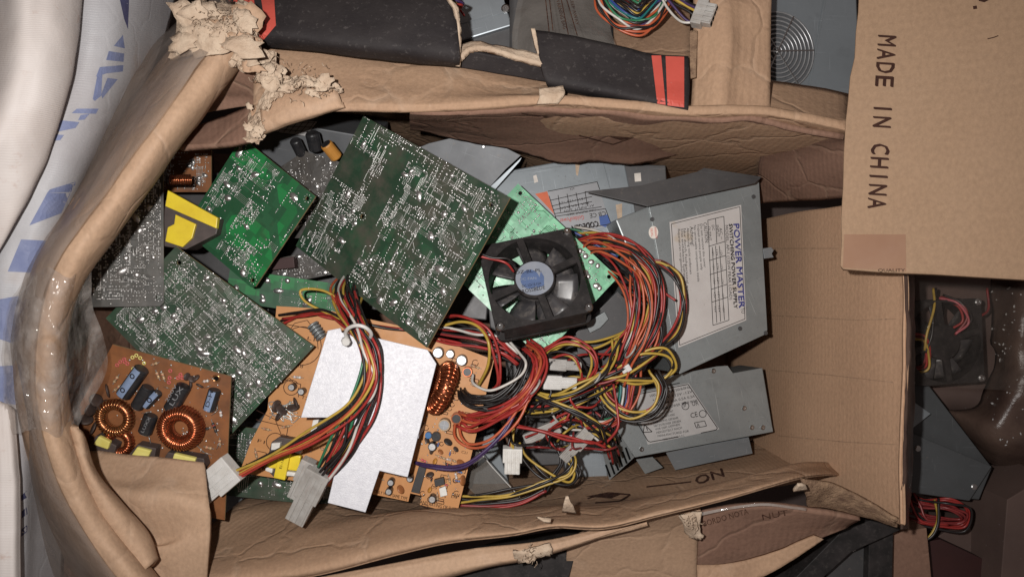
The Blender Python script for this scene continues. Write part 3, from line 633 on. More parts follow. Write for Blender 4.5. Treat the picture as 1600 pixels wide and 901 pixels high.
# ------------------------------------------------------------------ circuit boards
def trace_ribbon(mb, F, pts, w, z):
    m = len(pts); vs = []
    for i in range(m):
        a = pts[max(i-1, 0)]; b = pts[min(i+1, m-1)]; d = (b-a)
        if d.length < 1e-6: d = V((1, 0))
        d = d.normalized(); n = V((-d.y, d.x))*w/2
        for q, h in ((pts[i]+n, 0), (pts[i], w*.38), (pts[i]-n, 0)): vs.append(F @ V((q.x, q.y, z+h)))
    fs = []
    for i in range(m-1):
        for k in (0, 1): fs.append((i*3+k, i*3+k+1, (i+1)*3+k+1, (i+1)*3+k))
    mb.add(vs, [tuple(reversed(f)) for f in fs])
def board(label, p0, p1, p3, m, seed, joints=220, tr=60, holes=((.06, .06), (.94, .06), (.06, .94), (.94, .94)), size=None, clear=(), solder='solder', tin='tinned', outline=None, thick=.0016, group=None, name='circuit_board', blobs=12, cat='circuit board', wid=(.00022, .00042), trl=1.0):
    R = random.Random(seed)
    F = frame(PP(p0), PP(p1), PP(p3)); W = (PP(p1)-PP(p0)).length; H = (F.inverted() @ PP(p3)).y
    t = thing(name, label, cat, M=F, group=group)
    Fi = F.inverted(); pl = planeF(F); up = F.to_3x3().col[2].copy()
    loc = lambda px, py: Fi @ pl.hit(px, py)
    if outline: ol = [loc(*q) for q in outline]
    else:
        ol = [V((0, 0, 0)), V((W, 0, 0)), V((W, H, 0)), V((0, H, 0))]
        if R.random() < .8: k = .003; ol = [V((0, k, 0)), V((k, 0, 0)), V((W-k, 0, 0)), V((W, k, 0)), V((W, H, 0)), V((0, H, 0))]
    loops = [ol]; hm = MB()
    for hx, hy in holes:
        c = V((hx*W, hy*H, 0)); loops.append([c+V((math.cos(a), math.sin(a), 0))*.0019 for a in (2*math.pi*i/10 for i in range(10))])
        for a in range(8):
            an = 2*math.pi*a/8; hm.dome(F @ (c+V((math.cos(an), math.sin(an), 0))*.0033), up, .0006, .0003, 5)
    loops = [[F @ q for q in l] for l in loops]
    sb = MB().poly(loops, up, thick).build('substrate', m, t)
    if len(sb.data.materials) == 1:
        sb.data.materials.append(MAT['pcb_core'])
        for pgn in sb.data.polygons:
            if abs(pgn.normal.z) < .5: pgn.material_index = 1
    inside = lambda x, y: (.002 < x < W-.002 and .002 < y < H-.002 and not any(a*W < x < b*W and c*H < y < d*H for a, b, c, d in clear) and not any((x-hx*W)**2+(y-hy*H)**2 < .0045**2 for hx, hy in holes))
    if outline:
        def pip(x, y):
            r = False; j = len(ol)-1
            for i in range(len(ol)):
                if (ol[i].y > y) != (ol[j].y > y) and x < (ol[j].x-ol[i].x)*(y-ol[i].y)/(ol[j].y-ol[i].y)+ol[i].x: r = not r
                j = i
            return r
        ins0 = inside; inside = lambda x, y: ins0(x, y) and pip(x, y)
    sj = hm
    if joints:
        n = 0
        G = .00127
        while n < joints:
            x, y = round(R.uniform(0, W)/G)*G, round(R.uniform(0, H)/G)*G
            mode = R.random(); pts = []
            if mode < .33:      # dual row of chip pins
                k = R.choice((4, 7, 8)); an = R.choice((0, math.pi/2)); d = V((math.cos(an), math.sin(an))); q = V((-d.y, d.x))*.0076
                for i in range(k):
                    for s_ in (0, 1): pts.append((x+d.x*i*.00254+q.x*s_, y+d.y*i*.00254+q.y*s_, .00068))
            elif mode < .72:    # pair of a resistor or a diode
                an = R.choice((0, math.pi/2)); l = R.choice((5, 6, 8, 10))*G
                pts = [(x, y, R.uniform(.0005, .0009)), (x+math.cos(an)*l, y+math.sin(an)*l, R.uniform(.0005, .0009))]
            else: pts = [(x, y, R.uniform(.0006, .0014))]
            for px, py, r in pts:
                if inside(px, py):
                    sj.dome(F @ V((px, py, .00005)), up, r, r*R.uniform(.5, 1.0), 7, R.uniform(1, 1.4), R.uniform(0, 3)); n += 1
                else: n += .2
        for i in range(blobs):
            x, y = R.uniform(.05, .95)*W, R.uniform(.05, .95)*H
            if inside(x, y): sj.dome(F @ V((x, y, .00005)), up, R.uniform(.0018, .0032), R.uniform(.0012, .002), 9, R.uniform(1, 1.9), R.uniform(0, 3))
        sj.build('solder_joints', solder, t, smooth=True, kind='stuff')
    if tr:
        mb = MB(); dirs = [V((math.cos(a), math.sin(a))) for a in (i*math.pi/4 for i in range(8))]
        G = .00127; ends = MB()
        for i in range(tr):
            x, y = round(R.uniform(0, W)/G)*G, round(R.uniform(0, H)/G)*G; d = R.choice((0, 2, 4, 6)); pts = [V((x, y))]
            for k in range(R.choice((1, 2, 3, 3, 5))):
                st_ = R.choice((2, 3, 4, 6, 9, 12) if d % 2 == 0 else (1, 1, 2, 3))*trl
                pts.append(pts[-1]+V((round(dirs[d].x*1.2), round(dirs[d].y*1.2)))*G*st_); d = (d+R.choice((-1, 1))) % 8
                if len(pts) > 2 and d % 2 and R.random() < .5: d = (d+R.choice((-1, 1))) % 8
            dd = (pts[1]-pts[0]).normalized(); q = V((-dd.y, dd.x))*G*R.choice((1, 1, 1.5, 2))
            w = R.uniform(*wid)
            for c in range(R.choice((1, 1, 2, 3, 4, 5))):
                pp = [p+q*c for p in pts]; run = []
                z = .00006+R.random()*.0001; runs = []
                for p in pp:
                    if inside(p.x, p.y): run.append(p)
                    else:
                        runs.append(run); run = []
                runs.append(run)
                for run in runs:
                    if len(run) > 1:
                        trace_ribbon(mb, F, run, w, z)
                        for e_ in (run[0], run[-1]): ends.dome(F @ V((e_.x, e_.y, .00004)), up, R.uniform(.0005, .0008), .00045, 6)
        if ends.v: ends.build('solder_pads', solder, t, smooth=True, kind='stuff')
        mb.build('copper_traces', tin, t, kind='stuff')
    return t, F, W, H
up_of = lambda F: F.to_3x3().col[2].copy()
# deep layer first
board('dusty dark grey board lying at the left under the rolled edge', (110, 480, .036), (256, 478, .016), (122, 235, .030), 'pcb_dark', 11, 950, 170, solder='solder', tin='solder_dull', blobs=20)
board('dark brown board with silvery solder rows behind the biggest green board', (430, 372, -.040), (585, 345, -.040), (432, 250, -.034), 'pcb_umber', 12, 460, 70, outline=[(420, 372), (585, 372), (600, 280), (540, 256), (476, 236), (430, 266)], holes=(), tin='solder_dull')
b2, F2, W2, H2 = board('bright green board with wide plain green copper band near the torn corner', (286, 358, -.016), (396, 452, .002), (392, 226, .000), 'pcb_bright', 13, 430, 110, clear=((.3, .42, 0, .7), (.62, .74, .3, 1), (.75, .95, .5, .8)), blobs=16)
b5, F5, W5, H5 = board('biggest square green solder side board resting tilted over the heap centre', (462, 384, -.030), (667, 543, .030), (572, 168, .0), 'pcb_olive', 15, 1300, 230, holes=((.93, .92), (.30, .42)), clear=((.28, .40, 0, .9), (0, .2, .55, .75)), blobs=34, outline=[(462, 384), (545, 450), (667, 543), (797, 309), (568, 181)])
b6, F6, W6, H6 = board('rectangular green solder side board between brown coil board and the rolled edge', (168, 500, .008), (352, 686, .002), (308, 350, .018), 'pcb_green', 16, 1350, 270, holes=((.06, .70), (.72, .35)), blobs=34, outline=[(165, 497), (352, 688), (491, 541), (275, 385)])
b14, F14, W14, H14 = board('green board under the black fan, flash glare painted in as pale mint', (690, 412, -.030), (846, 560, -.026), (816, 293, -.034), 'pcb_mint_glare', 17, 480, 60, holes=((.95, .06), (.95, .95), (.06, .95)), tin='pcb_bright', blobs=0, wid=(.0003, .0005))
# solder puddles at the corner of the mint glare board
pl = planeF(F14); mb = MB(); u14 = up_of(F14)
rq_ = random.Random(4)
for x, y, r in ((898, 380, .0024), (906, 392, .0026), (915, 400, .0028), (924, 409, .0024), (934, 415, .0022), (915, 427, .0030), (919, 432, .0024), (911, 431, .0022), (932, 446, .0028), (937, 450, .0022), (898, 406, .0022), (894, 402, .0018), (868, 366, .0022), (872, 371, .0016)):
    mb.dome(pl.hit(x, y, .00005), u14, r, r*.38, 11, rq_.uniform(1, 1.25), rq_.uniform(0, 3))
mb.build('solder_puddles', 'solder', b14, smooth=True, kind='stuff')
board('plain green board sliver behind the tied wire bundle', (352, 470, -.040), (560, 500, -.048), (366, 420, -.040), 'pcb_bright', 18, 40, 14, holes=())
bl_, Fl_, Wl_, Hl_ = board('green board lying lowest below the orange board, with silver solder edge', (340, 772, -.060), (570, 796, -.060), (352, 664, -.060), 'pcb_green', 19, 320, 120, holes=())
board('umber board edge between the bright green and biggest boards', (400, 452, -.052), (560, 420, -.056), (392, 412, -.05), 'pcb_umber', 24, 160, 30, holes=(), tin='solder_dull')
t_ = thing('relay', 'small dull red block between the bright green and biggest boards', 'component', tuple(P(440, 410, -.06)))
MB().box(frame(P(424, 422, -.036), P(462, 418, -.036), P(422, 404, -.036)), 0, .021, 0, .010, -.012, 0).build('block', 'dark_red', t_, bevel=.0006)
board('shaded brown board deep behind the yellow taped transformer', (225, 300, -.05), (330, 300, -.05), (232, 235, -.05), 'pcb_brown', 25, 160, 20, holes=())
# transformer wrapped in yellow tape beside the dark board
tt = thing('transformer', 'dark transformer wrapped in yellow tape wedged beside the bright green board', 'transformer', tuple(P(295, 345, -.03)))
Ft = frame(P(248, 388, .010), P(298, 402, .006), P(262, 296, .012)); 
pt = Plane(P(290, 345, .012), V((.05, -.02, 1)))
def pprism(poly, plane, e, t, name, m, parent, bevel=0, smooth=False):
    l = [plane.hit(x, y, e) for x, y in poly]
    return MB().poly([l], plane.n, t).build(name, m, parent, recalc=True, bevel=bevel, smooth=smooth)
pprism([(258, 312), (344, 342), (338, 366), (290, 390), (250, 384)], pt, -.006, .026, 'core', 'bobbin', tt, .001)
pprism([(262, 297), (340, 340), (338, 357), (258, 322)], pt, .001, .006, 'tape_band', 'yellow_tape', tt, .0006)
pprism([(274, 335), (306, 350), (300, 372), (285, 386), (258, 377), (262, 355), (272, 350)], pt, -.003, .004, 'tape_patch', 'yellow_tape', tt, .0005)
mb = MB()
for i in range(12):
    q = [P(266+i*2.8+6*math.sin(a)*.3, 281+8*math.cos(a), .0+.006*math.sin(a)) for a in (k*math.pi/5 for k in range(11))]
    mb.tube(q, .0006, 5)
mb.build('winding', 'copper', tt, smooth=True)
# capacitors peeking out behind the dark brown board
for lab, a, b, r, m in (('black capacitor behind the dark brown board, nearest the grey casing label', (494, 234, -.034), (490, 218, -.028), .0062, 'cap_black'), ('small dark capacitor behind the dark brown board, left one of three', (472, 242, -.038), (466, 230, -.032), .005, 'cap_black'), ('amber capacitor behind the dark brown board beside the big green board', (526, 246, -.034), (518, 236, -.029), .0056, 'cap_amber')):
    t = thing('capacitor', lab, 'capacitor', tuple(PP(a)), group='capacitors behind the dark board')
    ax = PP(b)-PP(a); MB().lathe(PP(a), ax, [(r*.9, 0), (r, .001), (r, .015), (r*.9, .016)], 18).build('sleeve', m, t, smooth=False)
    MB().lathe(PP(a)+ax.normalized()*.016, ax, [(r*.8, 0), (r*.78, .0006)], 18).build('end_cap', 'cap_black', t)

# component helpers on a board frame -------------------------------------------------
def vcap(t, F, px, py, r, h, sleeve='cap_black', top='cap_top', mark=True):
    pl = planeF(F); u = up_of(F); c = pl.hit(px, py, h); c0 = c-u*h
    b = MB().lathe(c0, u, [(r*.92, 0), (r, .0008), (r, h*.9), (r*.97, h), (r*.8, h), (r*.8, h-.0004)], 20).build('capacitor', sleeve, t)
    sub(MB().lathe(c-u*.0003, u, [(r*.8, 0), (r*.78, .0003)], 20).build('capacitor_top', top, t), b)
    if mark:
        m = MB(); x = F.to_3x3().col[0]; y = F.to_3x3().col[1]
        for d in (x, y):
            q = u.cross(d); m.add([c+d*r*.75+q*.00012+u*.0001, c+d*r*.75-q*.00012+u*.0001, c-d*r*.75-q*.00012+u*.0001, c-d*r*.75+q*.00012+u*.0001], [(0, 1, 2, 3)])
        sub(m.build('vent_score', 'alu_side', t), b)
    return b
def hcap(t, F, a, b, r, stripe=None, marks=0, text=None):
    pl = planeF(F); u = up_of(F); A = pl.hit(*a, r); B = pl.hit(*b, r); ax = (B-A); L = ax.length
    o = MB().lathe(A, ax, [(r*.85, 0), (r, .0009), (r, L*.88), (r*.93, L*.9), (r, L*.93), (r, L-.0008), (r*.86, L)], 20).build('capacitor', 'cap_black', t, smooth=False)
    sub(MB().lathe(A-ax.normalized()*.0002, -ax, [(r*.8, 0), (r*.78, .0003)], 18).build('capacitor_top', 'cap_top', t), o)
    if stripe:
        m = MB(); d = ax.normalized(); s = u.cross(d); n = 5; vs = []
        for i in range(n+1):
            an = stripe[0]+(stripe[1]-stripe[0])*i/n; q = (u*math.cos(an)+s*math.sin(an))*(r+.0002)
            vs += [A+q+d*L*.03, A+q+d*L*.97]
        fs = [(2*i, 2*i+1, 2*i+3, 2*i+2) for i in range(n)]
        sub(m.add(vs, fs).build('stripe', 'cap_stripe', t, recalc=False), o)
        mm = MB(); an = (stripe[0]+stripe[1])/2; q = (u*math.cos(an)+s*math.sin(an)); q2 = d.cross(q)
        for k in range(marks):
            c = A+q*(r+.0005)+d*L*(.25+.5*k/max(1, marks-1) if marks > 1 else .5)
            n = 14; ring = []
            for i in range(n):
                a_ = 2*math.pi*i/n
                for rr in (.0022, .0013): ring.append(c+d*math.cos(a_)*rr*.9+q2*math.sin(a_)*rr)
            mm.add(ring, [(2*i, 2*i+1, (2*i+3) % (2*n), (2*i+2) % (2*n)) for i in range(n)])
        if marks: sub(mm.build('polarity_mark', 'ink_black', t), o)
    if text:
        for ln, (ta, tb, hh) in text: ptext(Plane(A+u*r*1.03, u), ln, ta, tb, hh, 'label_silver', t, 0, subof=o)
    return o
def toroid(t, F, px, py, R, r, turns, wm, wr_=.0006, tilt=None, h=None, flat=1.25):
    pl = planeF(F); u = up_of(F); c = pl.hit(px, py, h if h is not None else r*flat)
    ax = tilt.normalized() if tilt is not None else u
    o = MB().torus(c, ax, R, r, 40, 10, flat).build('coil', 'copper_dark', t, smooth=True)
    a = ax.orthogonal().normalized(); b = ax.cross(a); m = MB()
    for i in range(turns):
        an = 2*math.pi*i/turns+random.uniform(-.02, .02); d = a*math.cos(an)+b*math.sin(an); ring = []
        for k in range(11):
            am = 2*math.pi*k/10; ring.append(c+d*(R+(r+wr_*.8)*math.cos(am))+ax*(r*flat+wr_*.8)*math.sin(am))
        m.tube(ring, wr_, 5)
    sub(m.build('winding', wm, t, smooth=True), o); return o
def resistor(t, F, a, b, r, m='resistor_tan', bands=('ink_red', 'ink_black', 'copper_gold')):
    pl = planeF(F); A = pl.hit(*a, r+.0006); B = pl.hit(*b, r+.0006); d = B-A; L = d.length
    o = MB().lathe(A+d*.2, d, [(r*.6, 0), (r, L*.06), (r*.82, L*.15), (r*.82, L*.45), (r, L*.54), (r*.6, L*.6)], 10).build('resistor', m, t, smooth=True)
    u = up_of(F)
    sub(MB().tube([A-u*.0012, A, B, B-u*.0012], .0003, 5).build('lead', 'tinned', t), o)
    for i, bm_ in enumerate(bands): sub(MB().lathe(A+d*(.34+.11*i), d, [(r*.86, 0), (r*.86, L*.045)], 10).build('colour_band', bm_, t), o)
    return o
def chipbox(t, F, poly, h, m='chip', name='chip', bevel=.0003):
    pl = planeF(F); l = [pl.hit(x, y, h) for x, y in poly]
    return MB().poly([l], up_of(F), h).build(name, m, t, recalc=True, bevel=bevel)
def disc(t, F, px, py, r, an, m='disc_brown'):
    pl = planeF(F); u = up_of(F); c = pl.hit(px, py, r*.9); x = F.to_3x3() @ V((math.cos(an), math.sin(an), .5)); 
    return MB().lathe(c-x.normalized()*.0008, x, [(r*.7, 0), (r, .0006), (r, .0012), (r*.7, .0018)], 14).build('disc_capacitor', m, t, smooth=True)
def ringmarks(t, F, pts, m, r=.0016, r2=.0008, name='eyelet'):
    pl = planeF(F); u = up_of(F)
    for x, y in pts:
        c = pl.hit(x, y, .0004); MB().torus(c, u, (r+r2)/2, (r-r2)/2, 12, 6).build(name, m, t, smooth=True)

# ------------------------------------------------------------------ brown board with coils
b7, F7, W7, H7 = board('brown component board with copper coils and black capacitors in the left corner', (126, 770, .028), (352, 812, .024), (178, 540, .046), 'pcb_brown', 21, 0, 0, holes=(), outline=[(176, 538), (361, 588), (351, 812), (120, 770), (112, 655)])
MB().torus(planeF(F7).hit(338, 591, .0002), up_of(F7), .0026, .0007, 16, 6).build('mounting_ring', 'copper_gold', b7, smooth=True); MB().lathe(planeF(F7).hit(338, 591, .0001), up_of(F7), [(.0018, 0), (.0018, .0002)], 14).build('mounting_hole', 'slot_black', b7)
toroid(b7, F7, 283, 668, .0125, .0052, 46, 'copper', .00055, flat=1.5)
toroid(b7, F7, 180, 652, .0112, .0036, 34, 'copper_gold', .0005, flat=1.4)
toroid(b7, F7, 186, 690, .0085, .0032, 26, 'copper', .0005, flat=1.3, h=.004)
hcap(b7, F7, (192, 618), (222, 575), .0058, (-.35, .75), 2)
hcap(b7, F7, (213, 636), (232, 604), .0050, None)
hcap(b7, F7, (227, 634), (248, 612), .0036, (-.5, .7), 1)
hcap(b7, F7, (266, 640), (288, 602), .0058, None, text=[('LUX', ((270, 634), (287, 606), 7)), ('200V', ((262, 628), (277, 602), 5))])
hcap(b7, F7, (226, 676), (236, 648), .0054, None, text=[('LUXX', ((224, 676), (236, 652), 5))])
hcap(b7, F7, (326, 640), (336, 608), .0048, (-.5, .6), 0)
ptext(Plane(planeF(F7).hit(330, 625, .0102), up_of(F7)), 'D-H', (326, 636), (333, 612), 6, 'ink_black', b7)
ringmarks(b7, F7, [(183, 570), (188, 565), (194, 561), (199, 568), (195, 565)], 'resistor_pink', name='eyelet')
ringmarks(b7, F7, [(207, 558), (213, 555), (219, 559), (225, 567), (208, 576), (213, 573)], 'pale_tape')
ringmarks(b7, F7, [(266, 579), (265, 590), (264, 597), (278, 590), (282, 585), (285, 590)], 'resistor_pink')
for a, b, m in (((243, 578), (250, 594), 'resistor_tan'), ((252, 579), (258, 596), 'resistor_tan'), ((236, 570), (248, 566), 'resistor_tan'), ((316, 596), (328, 594), 'white_part'), ((344, 640), (346, 652), 'white_part'), ((343, 684), (344, 698), 'resistor_tan'), ((318, 697), (334, 701), 'resistor_tan'), ((310, 672), (330, 668), 'chip'), ((300, 722), (318, 716), 'resistor_tan'), ((330, 655), (340, 680), 'chip'), ((190, 600), (176, 612), 'resistor_tan'), ((186, 585), (176, 600), 'resistor_tan')):
    resistor(b7, F7, a, b, .0013, m)
for i, (x, y) in enumerate(((292, 588), (300, 592), (306, 590), (298, 600), (312, 602))): disc(b7, F7, x, y, .0032, i*1.1, 'ferrite')
for i, (x, y) in enumerate(((142, 640), (150, 625), (134, 655), (160, 632), (146, 668), (168, 610))): disc(b7, F7, x, y, .0055, i*.7, 'ferrite')
pl7 = planeF(F7)
for poly, tp in (([(134, 702), (150, 680), (182, 696), (176, 716), (160, 722)], [(145, 694), (154, 681), (172, 690), (168, 702)]), ([(196, 716), (214, 694), (244, 700), (240, 722)], [(203, 714), (214, 698), (236, 704), (230, 716)]), ([(252, 722), (262, 706), (318, 716), (322, 730)], [(268, 720), (272, 708), (306, 716), (302, 728)])):
    o = chipbox(b7, F7, poly, .010, 'bobbin', 'transformer', .0008)
    l = [pl7.hit(x, y, .0125) for x, y in tp]; sub(MB().poly([l], up_of(F7), .004).build('tape', 'pale_tape', b7, recalc=True, bevel=.001), o)
mb = MB()
for i in range(90):
    x, y = random.uniform(180, 350), random.uniform(560, 720); c = pl7.hit(x, y, .0002); mb.dome(c, up_of(F7), random.uniform(.0005, .001), .0006, 6)
mb.build('solder_joints', 'solder', b7, smooth=True, kind='stuff')
mb = MB()
for i in range(26):
    x, y = random.uniform(190, 345), random.uniform(560, 720); an = random.uniform(0, 6.3); l = random.uniform(8, 22)
    mb.tube(cr([pl7.hit(x, y, .0005), pl7.hit(x+l*.5*math.cos(an), y+l*.5*math.sin(an), .004), pl7.hit(x+l*math.cos(an), y+l*math.sin(an), .0005)], 4), .0003, 5)
mb.build('wire_leads', 'tinned', b7, smooth=True, kind='stuff')

# ------------------------------------------------------------------ orange board with aluminium heat sink
ob, FO, WO, HO = board('orange component board with aluminium heat sink and text on its edge', (372, 738, -.012), (714, 802, -.012), (430, 482, -.012), 'pcb_orange', 23, 0, 0, holes=(), outline=[(432, 478), (500, 482), (640, 512), (772, 562), (744, 680), (714, 802), (656, 788), (659, 774), (641, 770), (638, 783), (585, 772), (470, 752), (374, 738), (392, 690), (418, 640)])
plo = planeF(FO); uo = up_of(FO)
# heat sink plate standing on legs above the board
sk = Plane(P(590, 640, .036), V((.10, .10, 1)))
hsx = pprism([(512, 516), (532, 512), (534, 519), (586, 527), (640, 540), (668, 546), (682, 568), (637, 745), (593, 735), (571, 800), (512, 785), (543, 652), (470, 652)], sk, 0, .0022, 'heat_sink', 'aluminium', ob, .0004)
for x, y in ((500, 600), (560, 700), (640, 600), (650, 680), (545, 770)):
    c = sk.hit(x, y, -.002); c2 = plo.hit(x, y, 0); sub(MB().tube([c, V((c.x, c.y, c2.z))], .003, 4).build('heat_sink_leg', 'alu_side', ob), hsx)
toroid(ob, FO, 690, 605, .0165, .0062, 34, 'copper', .0008, tilt=uo*.25+FO.to_3x3() @ V((-1, .25, 0)), h=.016, flat=1.0)
for x, y, r, h, sl in ((684, 551, .0046, .012, 'cap_black'), (703, 553, .0036, .011, 'cap_black'), (721, 563, .0046, .012, 'cap_black'), (675, 698, .0036, .010, 'cap_black'), (610, 754, .0029, .010, 'cap_black'), (607, 768, .0029, .010, 'cap_black'), (640, 748, .0028, .010, 'cap_black'), (675, 780, .0032, .010, 'cap_black')):
    vcap(ob, FO, x, y, r, h, sl)
vcap(ob, FO, 694, 664, .0052, .010, 'resistor_tan', 'label_silver'); vcap(ob, FO, 713, 654, .0046, .011, 'copper_dark', 'cap_black', False); vcap(ob, FO, 730, 581, .0042, .010, 'copper_dark', 'cap_black', False); vcap(ob, FO, 681, 682, .004, .006, 'cap_black', 'cap_black', False); vcap(ob, FO, 669, 680, .0028, .006, 'led_blue', 'led_blue', False)
chipbox(ob, FO, [(655, 726), (667, 728), (655, 771), (642, 768)], .0035, name='chip')
chipbox(ob, FO, [(678, 750), (693, 746), (695, 756), (680, 760)], .006, name='transistor')
chipbox(ob, FO, [(686, 763), (696, 759), (699, 773), (688, 776)], .003, 'white_part', 'trimmer')
disc(ob, FO, 723, 750, .0045, .3); disc(ob, FO, 720, 723, .004, 1.2); disc(ob, FO, 626, 764, .004, .8); disc(ob, FO, 672, 741, .0034, 1.9, 'ferrite'); disc(ob, FO, 700, 690, .004, 1.2, 'chip')
for a, b, mm in (((680, 710), (700, 718), 'resistor_tan'), ((700, 715), (715, 722), 'resistor_tan'), ((692, 722), (712, 730), 'chip'), ((655, 716), (668, 722), 'resistor_pink'), ((700, 740), (704, 756), 'resistor_tan'), ((711, 736), (714, 750), 'white_part'), ((735, 600), (748, 604), 'resistor_tan'), ((735, 570), (752, 576), 'resistor_tan'), ((590, 744), (600, 750), 'resistor_tan'), ((716, 655), (742, 660), 'white_part'), ((618, 742), (634, 744), 'resistor_tan'), ((683, 768), (684, 783), 'resistor_tan')):
    resistor(ob, FO, a, b, .0012, mm)
ptext(plo, 'AND RATING OF FUSE', (656, 786), (712, 798), 5.5, 'ink_black', ob); ptext(plo, 'ONLY WITH SAME TYPE', (584, 769), (636, 781), 5, 'ink_black', ob)
ptext(plo, 'FAN', (706, 774), (717, 776), 5, 'ink_black', ob); ptext(plo, 'CAUT', (388, 730), (413, 734), 8, 'ink_black', ob)
rnd = random.Random(5); lines = []
for i in range(46):
    x, y = rnd.uniform(655, 750), rnd.uniform(560, 790)
    if x > 772-(y-562)*.24-8: continue
    k = rnd.random()
    if k < .5: lines.append(circ(x, y, rnd.uniform(3, 5), 9)+[circ(x, y, 4, 9)[0]][:0])
    else: w_, h_ = rnd.uniform(6, 14), rnd.uniform(3, 6); lines.append([(x, y), (x+w_, y+w_*.22), (x+w_-h_*.2, y+h_+w_*.22), (x-h_*.2, y+h_), (x, y)])
lines += [[(450, 520), (460, 505), (480, 500), (495, 520), (497, 545)], [(440, 600), (452, 590), (462, 600)], [(400, 640), (430, 655), (440, 680), (425, 700)], [(402, 704), (416, 707), (414, 722)]]
plines(plo, lines, 1.0, 'ink_brown', ob, 'silkscreen', e=.0003)['kind'] = 'stuff'
for i in range(22):
    x, y = rnd.uniform(655, 745), rnd.uniform(690, 790)
    if x > 768-(y-562)*.24-10: continue
    ptext(plo, rnd.choice(('R12', 'C7', 'D5', 'R30', 'ZD2', 'Q4', 'C21')), (x, y), (x+9, y+2), 4, 'ink_brown', ob, .0003)
for i in range(22):
    x, y = rnd.uniform(664, 745), rnd.uniform(672, 785)
    if x > 768-(y-562)*.24-14: continue
    a = rnd.choice((.22, 1.79)); l = rnd.uniform(8, 13)
    if i % 3: resistor(ob, FO, (x, y), (x+l*math.cos(a), y+l*math.sin(a)), .0010, rnd.choice(('resistor_tan', 'chip', 'resistor_pink', 'white_part', 'led_blue')))
    else: disc(ob, FO, x, y, rnd.uniform(.0022, .0034), rnd.uniform(0, 3), rnd.choice(('disc_brown', 'ferrite', 'cap_amber')))
# yellow wrapped transformer on the lower left of the orange board
ty = Plane(plo.hit(440, 720, .016), uo)
o = pprism([(424, 690), (436, 682), (470, 688), (464, 742), (430, 748), (414, 730)], ty, -.006, .010, 'transformer', 'bobbin', ob, .0008)
sub(pprism([(421, 706), (470, 712), (466, 736), (415, 730)], ty, -.001, .005, 'winding_tape', 'yellow_tape', ob, .0012), o)
sub(pprism([(438, 697), (455, 699), (445, 750), (427, 746)], ty, .003, .006, 'tape_band', 'yellow_tape', ob, .0008), o)
for q in ([(424, 692), (438, 691), (436, 702), (423, 703)], [(457, 692), (471, 695), (470, 709), (456, 706)], [(415, 729), (426, 732), (425, 739), (414, 735)], [(448, 736), (464, 738), (462, 744), (447, 743)]):
    sub(pprism(q, ty, .0005, .006, 'bobbin_end', 'white_part', ob, .0008), o)
ptext(ty, 'EI-16', (440, 732), (444, 717), 4, 'ink_brown', ob, .0036, subof=o)
for i, (x, y) in enumerate(((432, 634), (440, 640), (458, 636), (436, 648), (462, 630))): disc(ob, FO, x, y, .0055, i*.9, 'ferrite')
mb = MB()
for i in range(14): mb.tube(cr([plo.hit(rnd.uniform(418, 470), rnd.uniform(625, 660), .002) for _ in range(3)], 5), .0004, 5)
mb.build('wire_leads', 'tinned', ob, smooth=True, kind='stuff')
mb = MB()
for k in range(5): mb.torus(plo.hit(489+k*3.2, 508+k*4.5, .008), V((.6, -.8, .1)), .0045, .0010, 16, 6)
mb.build('ferrite_beads', 'psu_grey', ob, smooth=True)
for a, b, mm in (((446, 560), (462, 564), 'resistor_tan'), ((470, 545), (474, 562), 'resistor_tan'), ((455, 588), (474, 590), 'white_part'), ((438, 668), (456, 664), 'resistor_tan'), ((408, 668), (424, 672), 'resistor_tan'), ((398, 700), (402, 718), 'resistor_tan'), ((478, 690), (486, 706), 'resistor_pink'), ((500, 700), (512, 704), 'resistor_tan'), ((520, 755), (534, 758), 'resistor_tan')):
    resistor(ob, FO, a, b, .0013, mm)
for x, y in ((455, 605), (470, 612), (444, 575)): vcap(ob, FO, x, y, .0030, .009)
vcap(ob, FO, 462, 536, .0026, .004, 'copper_dark', 'cap_black', False)
l2 = [circ(472, 540, 30, 22)+[circ(472, 540, 30, 22)[0]], circ(455, 605, 12, 14), circ(430, 690, 14, 16), [(440, 505), (520, 520)], [(400, 655), (450, 667), (446, 690)], [(436, 590), (470, 600), (466, 620)], [(384, 724), (418, 732), (422, 716)]]
plines(plo, l2, 1.1, 'ink_brown', ob, 'silkscreen', e=.0003)['kind'] = 'stuff'
for s_, x, y in (('C3', 446, 552), ('R8', 462, 572), ('L1', 480, 530), ('D2', 440, 682), ('F1', 402, 690), ('T2', 470, 622)): ptext(plo, s_, (x, y), (x+11, y+3), 5, 'ink_brown', ob, .0003)
chipbox(ob, FO, [(489, 656), (498, 655), (492, 680), (484, 680)], .012, 'white_part', 'ceramic_resistor')
chipbox(ob, FO, [(498, 655), (512, 656), (506, 684), (493, 680)], .008, 'chip', 'transistor')
mb = MB()
for i in range(70):
    x, y = rnd.uniform(655, 750), rnd.uniform(570, 795)
    if x < 770-(y-562)*.24-6: mb.dome(plo.hit(x, y, .0002), uo, rnd.uniform(.0005, .001), .0005, 6)
mb.build('solder_joints', 'solder', ob, smooth=True, kind='stuff')
